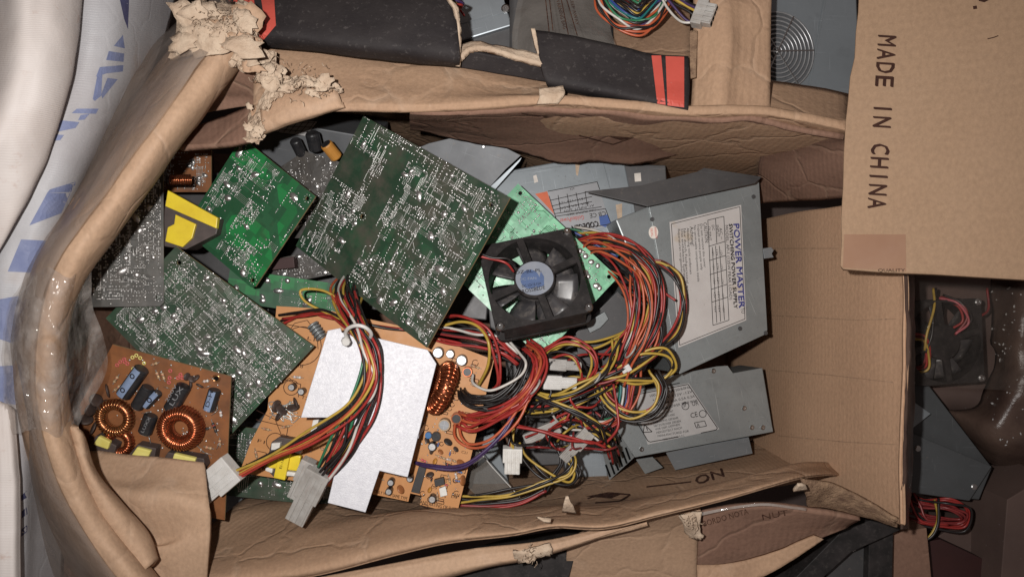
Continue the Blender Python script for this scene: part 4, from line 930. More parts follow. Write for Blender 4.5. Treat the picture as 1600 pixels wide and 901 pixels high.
# ------------------------------------------------------------------ fans
def fan(label, p0, p1, p3, S, depth, labelled=True, group=None, wires=()):
    F = frame(PP(p0), PP(p1), PP(p3)); t = thing('cooling_fan', label, 'fan', M=F, group=group)
    up = up_of(F); c = V((S/2, S/2, 0)); q = lambda x, y, z: F @ V((x, y, z))
    r0 = S*.475; k = .006
    outl = []
    for cx, cy, a0 in ((k, k, math.pi), (S-k, k, 1.5*math.pi), (S-k, S-k, 0), (k, S-k, .5*math.pi)):
        for i in range(4): a = a0+i*math.pi/6; outl.append((cx+k*math.cos(a), cy+k*math.sin(a)))
    hole = [(S/2+r0*math.cos(a), S/2+r0*math.sin(a)) for a in (2*math.pi*i/36 for i in range(36))]
    m = MB()
    for z in (0, -depth+.0035): m.poly([[q(x, y, z) for x, y in outl], [q(x, y, z) for x, y in hole]], up, .0035)
    n = 36; vs = []
    for rr, z in ((r0, -.0034), (r0, -depth+.0036), (r0+.0015, -depth+.0036), (r0+.0015, -.0034)):
        vs += [q(S/2+rr*math.cos(2*math.pi*i/n), S/2+rr*math.sin(2*math.pi*i/n), z) for i in range(n)]
    m.add(vs, [(j*n+i, j*n+(i+1) % n, ((j+1) % 4)*n+(i+1) % n, ((j+1) % 4)*n+i) for j in range(4) for i in range(n)])
    w_ = .0022
    for x0, x1, y0, y1 in ((k, S-k, .0006, w_), (k, S-k, S-w_, S-.0006), (.0006, w_, k, S-k), (S-w_, S-.0006, k, S-k)): m.box(F, x0, x1, y0, y1, -depth+.0036, -.0036)
    m.build('frame', 'plastic_black', t, recalc=True)
    for i in range(4):
        a = math.radians(90*i+(6 if i % 2 else 14)); d = V((math.cos(a), math.sin(a), 0)); s = V((-d.y, d.x, 0))*.0030
        pts = [c+d*S*.2-s, c+d*(r0+.001)-s, c+d*(r0+.001)+s, c+d*S*.2+s]
        MB().poly([[F @ (p+V((0, 0, -.0005))) for p in pts]], up, .003).build('strut', 'plastic_black', t, recalc=True)
    MB().lathe(q(S/2, S/2, -.006), up, [(S*.215, 0), (S*.215, .0045), (S*.205, .0055)], 30).build('motor_hub', 'plastic_black', t)
    MB().lathe(q(S/2, S/2, -depth+.002), up, [(S*.21, 0), (S*.21, depth-.010)], 30).build('rotor_hub', 'blade_black', t)
    for i in range(7):
        a0 = 2*math.pi*i/7; vs = []; fs = []
        for j in range(5):
            rr = S*.2+(r0-.0015-S*.2)*j/4
            for kk in range(5):
                a = a0+kk/4*(.95-.06*j)+.05*j; z = -depth+.004+(depth-.013)*(kk/4)
                vs.append(q(S/2+rr*math.cos(a), S/2+rr*math.sin(a), z))
        fs = [(j*5+kk, j*5+kk+1, (j+1)*5+kk+1, (j+1)*5+kk) for j in range(4) for kk in range(4)]
        o = MB().add(vs, fs).build('blade', 'blade_black', t, smooth=True)
        md = o.modifiers.new('thickness', 'SOLIDIFY'); md.thickness = .0012
    for x, y in ((.045, .045), (.955, .955), (.955, .045)):
        MB().lathe(q(S*x, S*y, .0), up, [(.0036, 0), (.0036, .0012), (.0026, .0022), (.0010, .0023), (.0009, .0014)], 14).build('screw', 'steel', t)
    if labelled:
        lo = MB().lathe(q(S/2, S/2, -.0006), up, [(S*.195, 0), (S*.195, .0004)], 36).build('label_disc', 'fan_label', t)
    return t, F, c
fn, FF, fc_ = fan('square black cooling fan with blue and silver hub sticker, lying on the mint glare board', (776, 518, .038), (925, 486, .034), (721, 395, .004), .080, .025)
fp = Plane(FF @ V((0, 0, 0)), up_of(FF))
lo = [o for o in fn.children if o.name.startswith('label_disc')][0]
pdecal(fp, circ(828, 436, 15, 18), 'label_blue', fn, 'emblem', .0003, subof=lo)
pdecal(fp, [(845, 424), (850, 432), (850, 446), (838, 450), (842, 436)], 'label_blue', fn, 'emblem', .0004, subof=lo)
ptext(fp, 'DZ-BL-PL', (806, 428), (846, 424), 5, 'ink_black', fn, .0005, subof=lo)
ptext(fp, 'DC FAN', (812, 438), (838, 436), 4, 'fan_label', fn, .0006, subof=lo)
ptext(fp, 'BROSSBEDE', (812, 459), (852, 451), 6, 'ink_black', fn, .0005, subof=lo)
ptext(fp, 'DC 12V 0.15A', (816, 449), (846, 444), 4, 'ink_black', fn, .0005, subof=lo)
# ------------------------------------------------------------------ power supplies
def psu(label, p0, p1, p3, depth, m='psu_grey', size=None, group='power supplies in the carton', name='power_supply', bevel=.0012):
    F = frame(PP(p0), PP(p1), PP(p3)); W = (PP(p1)-PP(p0)).length; H = (F.inverted() @ PP(p3)).y
    if size: W, H = size
    t = thing(name, label, 'power supply', M=F, group=group)
    MB().box(F, 0, W, 0, H, -depth, 0).build('case', m, t, bevel=bevel)
    return t, F, W, H
def screw(t, F, px, py, r=.003, m='steel'):
    c = planeF(F).hit(px, py, 0); o = MB().lathe(c, up_of(F), [(r, 0), (r, .0006), (r*.7, .0013), (r*.25, .0013), (r*.2, .0006)], 12).build('screw', m, t)
    return o
pm, FP, WP_, HP = psu('grey power supply with large white specification label standing against the end wall', (1060, 583, -.046), (1199, 521, -.060), (1014, 322, -.050), .10)
pp = planeF(FP); S = Plane(pp.p, pp.n)
# make the front panel a quadrilateral cover as seen
cov = pprism([(1014, 322), (1180, 283), (1186, 284), (1199, 515), (1196, 522), (1062, 584)], S, .0016, .0014, 'cover_panel', 'psu_grey', pm, .0003)
S2 = Plane(S.p+S.n*.0017, S.n)
lb = pdecal(S2, [(1046, 347), (1158, 320), (1166, 500), (1060, 543)], 'label_paper', pm, 'label', .0003)
plines(S2, [[(1049, 350), (1156, 323), (1164, 498), (1062, 539), (1049, 350)], [(1106, 344), (1131, 338), (1139, 500), (1114, 508), (1106, 344)], [(1118, 341), (1120, 380)], [(1107, 385), (1133, 377)], [(1108, 407), (1134, 399)], [(1109, 429), (1135, 421)], [(1111, 452), (1136, 444)], [(1112, 472), (1137, 464)], [(1124, 384), (1132, 500)], [(1118, 384), (1126, 502)], [(1113, 386), (1120, 504)]], .9, 'ink_black', pm, 'printed_table', .0006, subof=lb)
ptext(S2, 'POWER MASTER', (1146, 350), (1155, 481), 9, 'ink_blue', pm, subof=lb, bold=.5)
ptext(S2, 'SWITCHING POWER SUPPLY', (1139, 350), (1147, 482), 5.5, 'ink_black', pm, subof=lb, bold=.35)
ptext(S2, 'MODEL: AP-1 (135W PEAK LOAD)', (1133, 352), (1140, 468), 4.5, 'ink_black', pm, subof=lb)
for s_, a, b, h in (('AC ~', (1124, 356), (1126, 374), 4), ('INPUT', (1119, 352), (1121, 370), 4), ('DC', (1112, 352), (1113, 360), 4), ('OUTPUT', (1106, 354), (1108, 376), 4), ('CAUTION:', (1099, 348), (1102, 380), 5.5), ('Do not remove this cover', (1094, 350), (1100, 418), 3.6), ('Trained service people only', (1089, 350), (1095, 422), 3.6), ('No serviceable components inside', (1084, 352), (1090, 440), 3.6), ('Achtung!', (1078, 354), (1080, 384), 5.5), ('Abdeckung nicht entfernen', (1073, 356), (1078, 428), 3.6), ('Nur durch Fachpersonal warten', (1068, 357), (1074, 470), 3.6), ('Das enthaltene Gehaeuse nicht', (1064, 358), (1070, 466), 3.6), ('Reparaturen vorgesehen', (1059, 358), (1064, 426), 3.6), ('TO', (1157, 482), (1159, 490), 6)):
    ptext(S2, s_, a, b, h, 'ink_black', pm, subof=lb)
for j in range(5):
    for i in range(3): ptext(S2, ('+5V', '12V', '-12V')[i], (1112+i*6.5+j*.9, 390+j*22), (1113+i*6.5+j*.9, 400+j*22), 3.2, 'ink_black', pm, subof=lb)
st = pdecal(S2, circ(1021, 363, 7.5, 16, 10), 'sticker_white', pm, 'round_sticker', .0003)
ptext(S2, 'WARRANTY', (1022, 355), (1024, 373), 3.5, 'ink_red', pm, subof=st); ptext(S2, 'SEAL', (1016, 357), (1018, 370), 3.5, 'ink_red', pm, subof=st)
st = pdecal(S2, circ(1035, 543, 8, 14), 'sticker_white', pm, 'round_sticker', .0003); ptext(S2, 'QC PASS', (1036, 537), (1038, 549), 3, 'ink_black', pm, subof=st)
for x, y in ((1018, 343), (1176, 308), (1155, 513), (1195, 520)): screw(pm, FP, x, y, .002, 'psu_dark').location.z += .0016
br = pprism([(1192, 388), (1205, 386), (1209, 391), (1206, 396), (1209, 402), (1194, 404)], S, -.004, .002, 'mounting_tab', 'psu_bright', pm, .0003)
pprism([(1004, 370), (1016, 366), (1016, 402), (1005, 398)], S, -.003, .004, 'side_tab', 'psu_bright', pm, .0003)
# upper side of it as a separate panel, shade painted in as dark grey
cv = thing('shaded_side', 'shaded upper side of the big labelled power supply, built as a separate dark panel', 'metal panel', tuple(P(1050, 300, -.05)))
pc = Plane(P(1050, 298, -.036), V((.0, .32, 1)))
pprism([(914, 299), (1000, 290), (1090, 268), (1186, 280), (1180, 286), (1012, 322), (995, 318)], pc, 0, .0016, 'panel', 'psu_dark', cv, .0003)
pprism([(1090, 268), (1100, 262), (1190, 276), (1186, 281)], pc, -.001, .004, 'lip', 'psu_dark', cv, .0003)
# second power supply: upside-down brand label
cg, FC, WC, HC = psu('grey power supply with upside down label, red stripe and blue emblem beside the mint glare board', (792, 424, -.075), (1002, 386, -.078), (752, 274, -.082), .08, 'psu_blue')
pc = planeF(FC)
ul = pprism([(752, 276), (942, 251), (953, 293), (990, 318), (1001, 384), (960, 394), (880, 408), (792, 424)], pc, .0012, .001, 'cover_panel', 'psu_blue', cg, .0003)
pc = Plane(pc.p+pc.n*.0013, pc.n)
lb = pdecal(pc, [(838, 302), (933, 284), (946, 326), (956, 352), (858, 375)], 'label_silver', cg, 'label', .0003)
plines(pc, [[(856, 299), (933, 284), (937, 296)], [(888, 360), (955, 350), (946, 326), (868, 338)], [(858, 306), (870, 345), (890, 364)], [(862, 322), (925, 307)], [(864, 328), (925, 315)], [(860, 313), (918, 300)], [(866, 334), (940, 323)], [(872, 305), (876, 331)], [(886, 303), (891, 328)], [(900, 301), (905, 325)], [(914, 299), (918, 322)]], 1.0, 'ink_black', cg, 'printed_table', .0006, subof=lb)
pdecal(pc, [(836, 303), (855, 299), (866, 335), (862, 330), (845, 312)], 'sticker_orange', cg, 'red_stripe', .0005, subof=lb)
ptext(pc, 'CODEGEN', (934, 345), (893, 353), 9, 'ink_black', cg, subof=lb, bold=.5)
ptext(pc, 'CB CE', (946, 330), (921, 334), 7, 'ink_black', cg, subof=lb)
ptext(pc, 'GoldenPower', (912, 336), (874, 342), 7, 'ink_red', cg, subof=lb)
pdecal(pc, [(936, 338), (949, 335), (954, 348), (946, 355), (938, 352)], 'emblem_blue', cg, 'emblem', .0005, subof=lb)
for s_, a, b in (('MAX OUTPUT 300W', (930, 326), (885, 334)), ('+5V +12V -5V', (915, 308), (872, 316)), ('30A 10A 0.5A', (920, 315), (875, 324)), ('ATX', (897, 292), (890, 294)), ('AC INPUT 230V', (928, 319), (880, 329))): ptext(pc, s_, a, b, 3.6, 'ink_black', cg, subof=lb)
pdecal(pc, [(833, 275), (838, 273), (841, 284), (835, 286)], 'sticker_white', cg, 'sticker', .0003)
plines(pc, [[(920, 255), (929, 282)], [(985, 320), (990, 383)]], 2, 'psu_bright', cg, 'fold_ridge', .0008)
pdecal(pc, [(899, 257), (906, 256), (903, 275), (900, 273)], 'kraft_torn', cg, 'tape_residue', .0005)
pdecal(pc, [(962, 320), (972, 318), (972, 345), (968, 365)], 'kraft_torn', cg, 'tape_residue', .0005)
# neighbouring casing end with screw right of it
c2 = thing('power_supply', 'dark casing end with round screw and small white tag behind the grey covers', 'power supply', tuple(P(985, 290, -.09)), group='power supplies in the carton')
pq = Plane(P(985, 280, -.085), V((-.05, .1, 1)))
pprism([(944, 256), (1040, 258), (1045, 330), (960, 330)], pq, 0, .05, 'case', 'psu_dark', c2, .001)
MB().lathe(pq.hit(972, 276, 0), pq.n, [(.004, 0), (.004, .001), (.0028, .0022), (.0005, .0023)], 14).build('screw', 'steel', c2)
pdecal(pq, [(991, 271), (1001, 270), (1002, 283), (992, 284)], 'sticker_white', c2, 'tag', .0004)
# lower power supply with vents
lp, FL, WL, HL = psu('flat grey power supply with slotted vents and dense label, lowest on the right', (992, 714, -.085), (1208, 672, -.105), (928, 622, -.082), .05)
pl_ = planeF(FL)
cvl = pprism([(992, 714), (1208, 674), (1207, 668), (1137, 571), (1120, 572), (925, 612)], pl_, .0012, .0012, 'cover_panel', 'psu_grey', lp, .0003)
pl_ = Plane(pl_.p+pl_.n*.0013, pl_.n)
lb = pdecal(pl_, [(988, 616), (1076, 598), (1124, 670), (1012, 694)], 'label_grey', lp, 'label', .0003)
plines(pl_, [[(990, 617), (1075, 600), (1121, 668), (1119, 671), (1095, 676)], [(1060, 682), (1016, 690), (1012, 688), (990, 650)], [(1005, 609), (1062, 598)], [(1007, 663), (1019, 674), (1005, 675), (1007, 663)], [(1010, 667), (1012, 672)]], 1.2, 'ink_black', lp, 'printed_frame', .0006, subof=lb)
pdecal(pl_, [(1007, 602), (1022, 599), (1024, 606), (1010, 608)], 'ink_black', lp, 'print_block', .0005, subof=lb)
rn = random.Random(3)
for i in range(4):
    y0 = 618+i*7; ptext(pl_, ('100-127V~ 6A 50/60Hz', '+5V 3.3V +12V -12V', '22A 14A 10A 0.5A 0.2A', 'TOTAL POWER 145W MAX')[i], (1016+i*4, y0+2), (1078+i*4, y0-12), 4, 'ink_black', lp, subof=lb)
for i, s_ in enumerate(('CAUTION HAZARDOUS AREA INSIDE', 'DO NOT OPEN THIS UNIT', 'NO SERVICEABLE PARTS INSIDE', 'WARNUNG GEFAHR', 'NETZSTECKER ZIEHEN', 'VOR DEM OEFFNEN', 'HERGESTELLT NACH', 'MANUFACTURED FOR')):
    ptext(pl_, s_, (1014+i*2.0, 646+i*5.2), (1050+i*3.6+rn.uniform(-6, 3), 638+i*5.2), 3.4, 'ink_black', lp, subof=lb)
ptext(pl_, 'MADE IN TAIWAN R.O.C.', (1036, 688), (1070, 681), 3.2, 'ink_black', lp, subof=lb)
ptext(pl_, 'CE', (1080, 653), (1091, 650), 8, 'ink_black', lp, subof=lb); ptext(pl_, 'UR', (1082, 634), (1092, 632), 8, 'ink_black', lp, subof=lb); ptext(pl_, 'SP', (1068, 636), (1074, 634), 8, 'ink_black', lp, subof=lb)
plines(pl_, [circ(1098, 646, 5.5, 14)+[circ(1098, 646, 5.5, 14)[0]], [(1085, 660), (1101, 657), (1104, 665), (1088, 668), (1085, 660)], circ(1071, 634, 5.5, 14)+[circ(1071, 634, 5.5, 14)[0]]], 1.0, 'ink_black', lp, 'approval_marks', .0006, subof=lb)
ptext(pl_, 'A', (1089, 667), (1094, 666), 6, 'ink_black', lp, subof=lb)
for x, y in ((1114, 579), (1162, 637), (1174, 667), (1191, 667), (1002, 701)): screw(lp, FL, x, y, .0024).location.z += .0012
# vent face, folded down to the lower left
pv = Plane(P(965, 700, -.098), V((-.35, -.30, 1)))
vf = pprism([(991, 714), (958, 648), (934, 676), (952, 750)], pv, 0, .001, 'vent_panel', 'psu_grey', lp)
for x0, y0, sc in ((950, 735, 1), (957, 731, 1), (963, 725, 1), (969, 719, 1), (976, 714, 1), (981, 708, 1), (951, 700, .6), (958, 694, .6), (964, 689, .6), (969, 684, .6)):
    o = pdecal(pv, [(x0-5*sc, y0-9*sc), (x0-2*sc, y0-10*sc), (x0+5*sc, y0+9*sc), (x0+2*sc, y0+10*sc)], 'slot_black', lp, 'vent_slot', .0004, subof=vf)
pb = Plane(P(1100, 715, -.115), V((0, -.35, 1)))
pprism([(1040, 706), (1170, 683), (1176, 708), (1110, 722), (1055, 734)], pb, 0, .0015, 'chassis_flange', 'psu_bright', lp, .0003)
pprism([(994, 718), (1020, 714), (1036, 730), (1008, 740)], pb, .002, .0015, 'chassis_tab', 'psu_grey', lp, .0003)
# other casings showing between the boards
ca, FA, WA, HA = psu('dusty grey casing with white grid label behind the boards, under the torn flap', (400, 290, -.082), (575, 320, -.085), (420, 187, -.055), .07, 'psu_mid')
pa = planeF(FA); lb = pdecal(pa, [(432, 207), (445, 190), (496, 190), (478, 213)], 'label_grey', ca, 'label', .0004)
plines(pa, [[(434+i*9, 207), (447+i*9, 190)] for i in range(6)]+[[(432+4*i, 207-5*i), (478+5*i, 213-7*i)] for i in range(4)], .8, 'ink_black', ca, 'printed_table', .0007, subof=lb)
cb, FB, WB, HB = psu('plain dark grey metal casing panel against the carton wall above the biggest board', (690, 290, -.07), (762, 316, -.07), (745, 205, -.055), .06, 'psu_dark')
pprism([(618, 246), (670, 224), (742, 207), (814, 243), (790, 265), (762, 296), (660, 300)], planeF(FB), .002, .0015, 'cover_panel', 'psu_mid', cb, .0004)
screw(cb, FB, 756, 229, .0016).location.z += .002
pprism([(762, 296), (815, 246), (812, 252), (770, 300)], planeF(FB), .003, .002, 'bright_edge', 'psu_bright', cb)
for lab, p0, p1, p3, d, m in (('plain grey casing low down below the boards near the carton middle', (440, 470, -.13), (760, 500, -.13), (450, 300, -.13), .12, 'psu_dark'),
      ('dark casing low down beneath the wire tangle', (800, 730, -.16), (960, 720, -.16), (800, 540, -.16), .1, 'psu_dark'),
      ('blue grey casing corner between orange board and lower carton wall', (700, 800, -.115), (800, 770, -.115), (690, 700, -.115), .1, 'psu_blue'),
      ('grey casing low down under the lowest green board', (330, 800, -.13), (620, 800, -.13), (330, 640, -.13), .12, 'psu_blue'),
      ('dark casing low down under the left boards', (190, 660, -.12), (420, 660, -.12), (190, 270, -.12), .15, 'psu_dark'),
      ('dark casing low down under the mint glare board', (770, 560, -.15), (1000, 540, -.15), (760, 400, -.15), .1, 'psu_dark'),
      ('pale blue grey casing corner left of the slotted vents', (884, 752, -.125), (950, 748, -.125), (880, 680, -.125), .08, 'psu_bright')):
    psu(lab, p0, p1, p3, d, m)
# dark metal plates beside the fan
mp_ = thing('metal_bracket', 'grey dark metal bracket right of the fan under red wires', 'metal bracket', tuple(P(960, 520, -.06)))
pk = Plane(P(950, 520, -.055), V((.1, -.05, 1)))
pprism([(900, 520), (965, 455), (1010, 500), (1012, 560), (950, 600), (905, 570)], pk, 0, .002, 'plate', 'psu_dark', mp_, .0003)
pprism([(915, 505), (945, 487), (951, 498), (938, 512), (922, 520)], pk, .006, .006, 'step', 'psu_grey', mp_, .0004)
# clear blister piece at the lower middle
cp = thing('plastic_sheet', 'clear grey plastic sheet with straight edge below the purple wire', 'plastic sheet', tuple(P(770, 730, -.05)))
sheet('film', [[P(735, 688, -.055), P(770, 730, -.05), P(805, 772, -.045), P(830, 798, -.04)], [P(724, 704, -.056), P(750, 745, -.055), P(785, 790, -.05), P(800, 800, -.045)], [P(716, 730, -.06), P(735, 765, -.06), P(760, 780, -.058), P(770, 790, -.055)]], 'film_bag', cp, 0, 5, 5, .001, 40, 60)
m = MB(); m.tube([P(735, 688, -.054), P(770, 730, -.049), P(812, 776, -.043)], .0005, 5); m.build('edge_ridge', 'nylon', cp)

# ------------------------------------------------------------------ wires
CN = dict(r='red', o='orange', y='yellow', k='black', w='white', g='green', b='blue', p='purple', e='grey', m='maroon', i='pink', t='teal')
def wires(t, path, cols, spread=.006, r=.00115, seed=0, n=7, twist=1.2, taper=None, jit=.0021):
    R = random.Random(seed); base = [PP(p) for p in path]; m = len(base); W_ = len(cols)
    for i, cch in enumerate(cols):
        a0 = i*2.399; rad = spread*math.sqrt((i+.3)/max(1, W_)); pts = []
        for j, p in enumerate(base):
            d = (base[min(j+1, m-1)]-base[max(j-1, 0)]).normalized(); a = d.cross(V((0, 0, 1)))
            a = a.normalized() if a.length > .01 else V((1, 0, 0)); b = a.cross(d)
            an = a0+twist*j/m+R.uniform(-.35, .35); s = rad*(taper[j] if taper else 1)
            pts.append(p+a*math.cos(an)*s+b*math.sin(an)*s*.75+V((R.uniform(-1, 1), R.uniform(-1, 1), R.uniform(-1, 1)))*jit*(taper[j] if taper else 1))
        MB().tube(cr(pts, n), r*.93, 7).build('wire', 'wire_'+CN[cch], t, smooth=True)
def connector(t, a, b, w, h, m='nylon', pins=3, name='connector', rib=True):
    A, B = PP(a), PP(b); d = (B-A); L = d.length; u = d.normalized(); s = V((0, 0, 1)).cross(u).normalized(); n = u.cross(s)
    M = Matrix((u, s, n)).transposed().to_4x4(); M.translation = A
    k = MB(); k.box(M, 0, L*.55, -w/2, w/2, -h/2, h/2); o = k.build(name, m, t, bevel=.0008)
    sub(MB().box(M, L*.55-.0005, L, -w*.40, w*.40, -h*.42, h*.42).build('connector_shell', m, t, bevel=.0008), o)
    if rib:
        q = MB()
        for i in range(pins):
            y = -w*.40+w*.8*(i+.5)/pins; q.box(M, L*.10, L*.97, y-w*.06, y+w*.06, h*.42, h*.56)
        sub(q.build('connector_ribs', m, t, bevel=.0003), o)
        q = MB()
        for i in range(pins):
            y = -w*.40+w*.8*(i+.5)/pins; q.box(M, L-.0004, L+.0003, y-w*.07, y+w*.07, -h*.2, h*.2)
        sub(q.build('connector_holes', 'slot_black', t), o)
    return o
# tied bundle over the heat sink
h1 = thing('wire_harness', 'cable bundle tied with a clear cable tie lying across the aluminium heat sink', 'wires', tuple(P(560, 560, .045)))
wires(h1, [(545, 425, -.035), (530, 455, .004), (536, 480, .030), (552, 508, .048), (574, 548, .058), (580, 590, .060), (548, 640, .058), (486, 682, .052), (424, 712, .044), (372, 738, .040)], 'rykoryrk', .0052, .0012, 1, taper=[1.3, 1.5, 1.3, 1, 1, 1, 1, .9, .8, .7])
wires(h1, [(552, 425, -.035), (541, 456, .002), (546, 481, .028), (558, 510, .048), (576, 550, .056), (578, 600, .055), (562, 650, .052), (540, 695, .050), (510, 735, .046), (484, 770, .040)], 'rkrkkrkgkrkwy', .0074, .0012, 2, taper=[1.3, 1.6, 1.4, .9, 1, 1.1, 1.2, 1.2, 1.1, .9])
wires(h1, [(560, 425, -.035), (551, 452, .0), (556, 478, .022), (566, 510, .045), (586, 550, .052), (590, 600, .054), (576, 650, .052), (548, 700, .050), (520, 740, .046), (490, 774, .040)], 'rkyrr', .0035, .0012, 3)
wires(h1, [(556, 425, -.035), (550, 452, .0), (560, 480, .02), (562, 510, .044), (566, 560, .052), (552, 620, .052), (524, 680, .05), (500, 730, .046)], 'gk', .0025, .0012, 4)
wires(h1, [(440, 498, -.006), (470, 488, .004), (508, 492, .016), (540, 508, .034), (556, 520, .044)], 'rk', .003, .0013, 5)
wires(h1, [(540, 478, .016), (505, 455, .012), (470, 452, .010), (478, 470, .012), (505, 488, .016), (530, 500, .024)], 'y', .001, .0012, 6)
connector(h1, (366, 728, .041), (310, 776, .036), .024, .012, 'nylon', 3)
connector(h1, (500, 735, .046), (462, 812, .032), .020, .011, 'nylon_dirty', 3)
connector(h1, (484, 718, .040), (458, 776, .034), .011, .010, 'nylon_dirty', 2)
q = [P(543, 530, .050), P(540, 520, .056), P(545, 512, .062), P(558, 508, .066), P(572, 512, .065), P(580, 522, .058), P(574, 534, .048)]
ct = MB().tube(cr(q, 6), .0016, 6).build('cable_tie', 'nylon', h1, smooth=True)
sub(MB().lathe(P(540, 532, .050), V((.3, -.2, 1)), [(.003, -.002), (.0036, 0), (.0036, .004), (.0028, .005)], 8).build('tie_head', 'nylon', h1), ct)
# red, black, yellow leads leaving the orange board to the right
h2 = thing('wire_harness', 'thick red and black leads soldered to the orange board and curving right', 'wires', tuple(P(740, 620, .0)))
wires(h2, [(716, 644, -.018), (726, 650, -.004), (752, 652, .004), (796, 636, .012), (828, 606, .016), (846, 572, .010), (842, 552, .0), (826, 540, -.012)], 'rororrror', .0062, .0013, 10, taper=[.5, .7, .9, 1, 1, 1, 1, 1])
wires(h2, [(708, 660, -.018), (720, 666, -.002), (740, 668, .004), (780, 652, .012), (816, 626, .014), (838, 590, .012), (834, 560, .004), (820, 545, -.010)], 'rror', .004, .0013, 11, taper=[.5, .8, 1, 1, 1, 1, 1, 1])
wires(h2, [(712, 655, -.006), (714, 680, .004), (738, 698, .010), (775, 684, .014), (806, 652, .016), (832, 610, .014)], 'oo', .0025, .0013, 12)
wires(h2, [(722, 606, -.018), (726, 618, -.004), (742, 628, .002), (774, 626, .006), (806, 606, .008), (822, 578, .004), (826, 552, -.006)], 'kkkkkkkkkk', .0066, .0012, 13, taper=[.55, .7, .9, 1, 1, 1, 1])
wires(h2, [(738, 585, .0), (742, 600, .008), (762, 608, .014), (792, 604, .018), (812, 586, .018), (820, 564, .016), (812, 548, .010), (796, 536, .0)], 'w', .0005, .0013, 14)
wires(h2, [(652, 724, -.004), (672, 730, .006), (706, 730, .012), (744, 716, .016), (784, 678, .018), (806, 640, .014)], 'pp', .0018, .0014, 15)
wires(h2, [(690, 508, -.004), (720, 500, .002), (748, 508, .012), (765, 536, .018), (760, 572, .014), (748, 604, .0)], 'y', .0005, .0014, 16)
wires(h2, [(690, 498, -.010), (722, 494, .004), (755, 512, .012), (772, 548, .012), (776, 590, .006), (770, 612, -.004)], 'rr', .0025, .0013, 17)
wires(h2, [(660, 508, -.014), (700, 512, -.006), (740, 518, .0), (775, 530, .002), (810, 552, .0)], 'rkrwk', .005, .0013, 18)
wires(h2, [(670, 524, -.016), (705, 530, -.008), (745, 538, -.004), (785, 548, -.002), (812, 566, -.004)], 'rmkrk', .005, .0013, 19)
wires(h2, [(440, 506, -.010), (480, 490, -.004), (520, 494, .0), (600, 512, -.004), (670, 520, -.010)], 'rk', .003, .0013, 20)
# orange red loop around the large labelled power supply
h3 = thing('wire_harness', 'big looped bundle of orange, red and black wires in front of the labelled power supply', 'wires', tuple(P(1000, 460, -.03)))
wires(h3, [(908, 388, -.046), (940, 384, -.030), (985, 400, -.016), (1012, 440, -.008), (1014, 490, -.004), (1000, 530, -.002), (985, 562, -.006), (968, 596, -.016)], 'orokorkyorkor', .0115, .0012, 30, taper=[1, 1.1, 1.2, 1.2, 1.1, .9, .7, .6])
wires(h3, [(900, 372, -.05), (945, 376, -.034), (995, 392, -.02), (1028, 430, -.012), (1030, 480, -.008), (1014, 524, -.006), (992, 556, -.010)], 'okokro', .0062, .0012, 31)
wires(h3, [(895, 366, -.052), (935, 370, -.04), (962, 382, -.03), (985, 410, -.02), (992, 450, -.014), (990, 500, -.010), (975, 545, -.012), (962, 590, -.02)], 'ryokw', .006, .0012, 32)
wires(h3, [(1012, 408, -.030), (1036, 412, -.024), (1058, 436, -.020), (1068, 478, -.018), (1056, 516, -.014), (1020, 552, -.008), (975, 580, -.004), (935, 592, -.006), (900, 600, -.012)], 'kyrkm', .0042, .0013, 33)
wires(h3, [(875, 356, -.052), (905, 368, -.046), (940, 384, -.044), (965, 402, -.044)], 'bgt', .003, .0012, 34)
wires(h3, [(975, 445, -.03), (985, 470, -.024), (990, 510, -.02), (985, 545, -.018), (978, 575, -.02)], 'wgw', .004, .0012, 35)
wires(h3, [(965, 575, -.012), (1000, 552, -.006), (1038, 550, -.006), (1052, 572, -.010), (1034, 592, -.012), (995, 594, -.010), (955, 588, -.010)], 'kykyk', .004, .0013, 36)
connector(h3, (985, 572, -.001), (972, 580, -.002), .006, .005, 'nylon', 1, 'wire_clip', False)
wires(h3, [(1030, 450, -.022), (1044, 462, -.020), (1058, 470, -.020)], 'r', .0005, .0012, 37)
# tangled leads with drive connectors at the lower middle
h4 = thing('wire_harness', 'tangle of yellow, black and red drive leads with pale connectors above the lower wall', 'wires', tuple(P(880, 660, -.04)))
wires(h4, [(838, 560, -.020), (860, 540, -.010), (890, 532, -.004), (918, 545, -.002), (928, 570, -.004), (918, 598, -.010)], 'yrkr', .0042, .0012, 40)
wires(h4, [(840, 575, -.024), (866, 556, -.014), (896, 556, -.010), (910, 580, -.010), (912, 600, -.016)], 'rky', .004, .0012, 41)
wires(h4, [(850, 556, -.02), (890, 536, -.012), (930, 540, -.014), (975, 520, -.02), (990, 500, -.026)], 'yyk', .004, .0012, 42)
wires(h4, [(836, 620, -.014), (870, 622, -.004), (905, 608, .0), (940, 586, .002), (958, 560, -.004), (966, 530, -.012)], 'yykky', .0048, .0012, 43)
wires(h4, [(820, 610, -.012), (860, 626, -.002), (900, 644, .002), (935, 665, .0), (945, 690, -.006)], 'kykk', .004, .0012, 44)
wires(h4, [(815, 640, -.02), (850, 640, -.012), (890, 630, -.008), (930, 616, -.010), (960, 600, -.014)], 'ykykr', .0058, .0012, 45)
wires(h4, [(800, 664, .0), (845, 672, .006), (890, 684, .006), (925, 692, .002), (942, 694, -.004)], 'rr', .0016, .0013, 46)
wires(h4, [(806, 690, -.03), (822, 716, -.024), (850, 742, -.020), (885, 758, -.020), (903, 744, -.022), (896, 724, -.026), (880, 712, -.03)], 'kyk', .0034, .0012, 47)
wires(h4, [(880, 700, -.03), (896, 716, -.022), (886, 738, -.018), (850, 756, -.016), (800, 770, -.018), (752, 778, -.022), (715, 778, -.026)], 'yykk', .0034, .0012, 48)
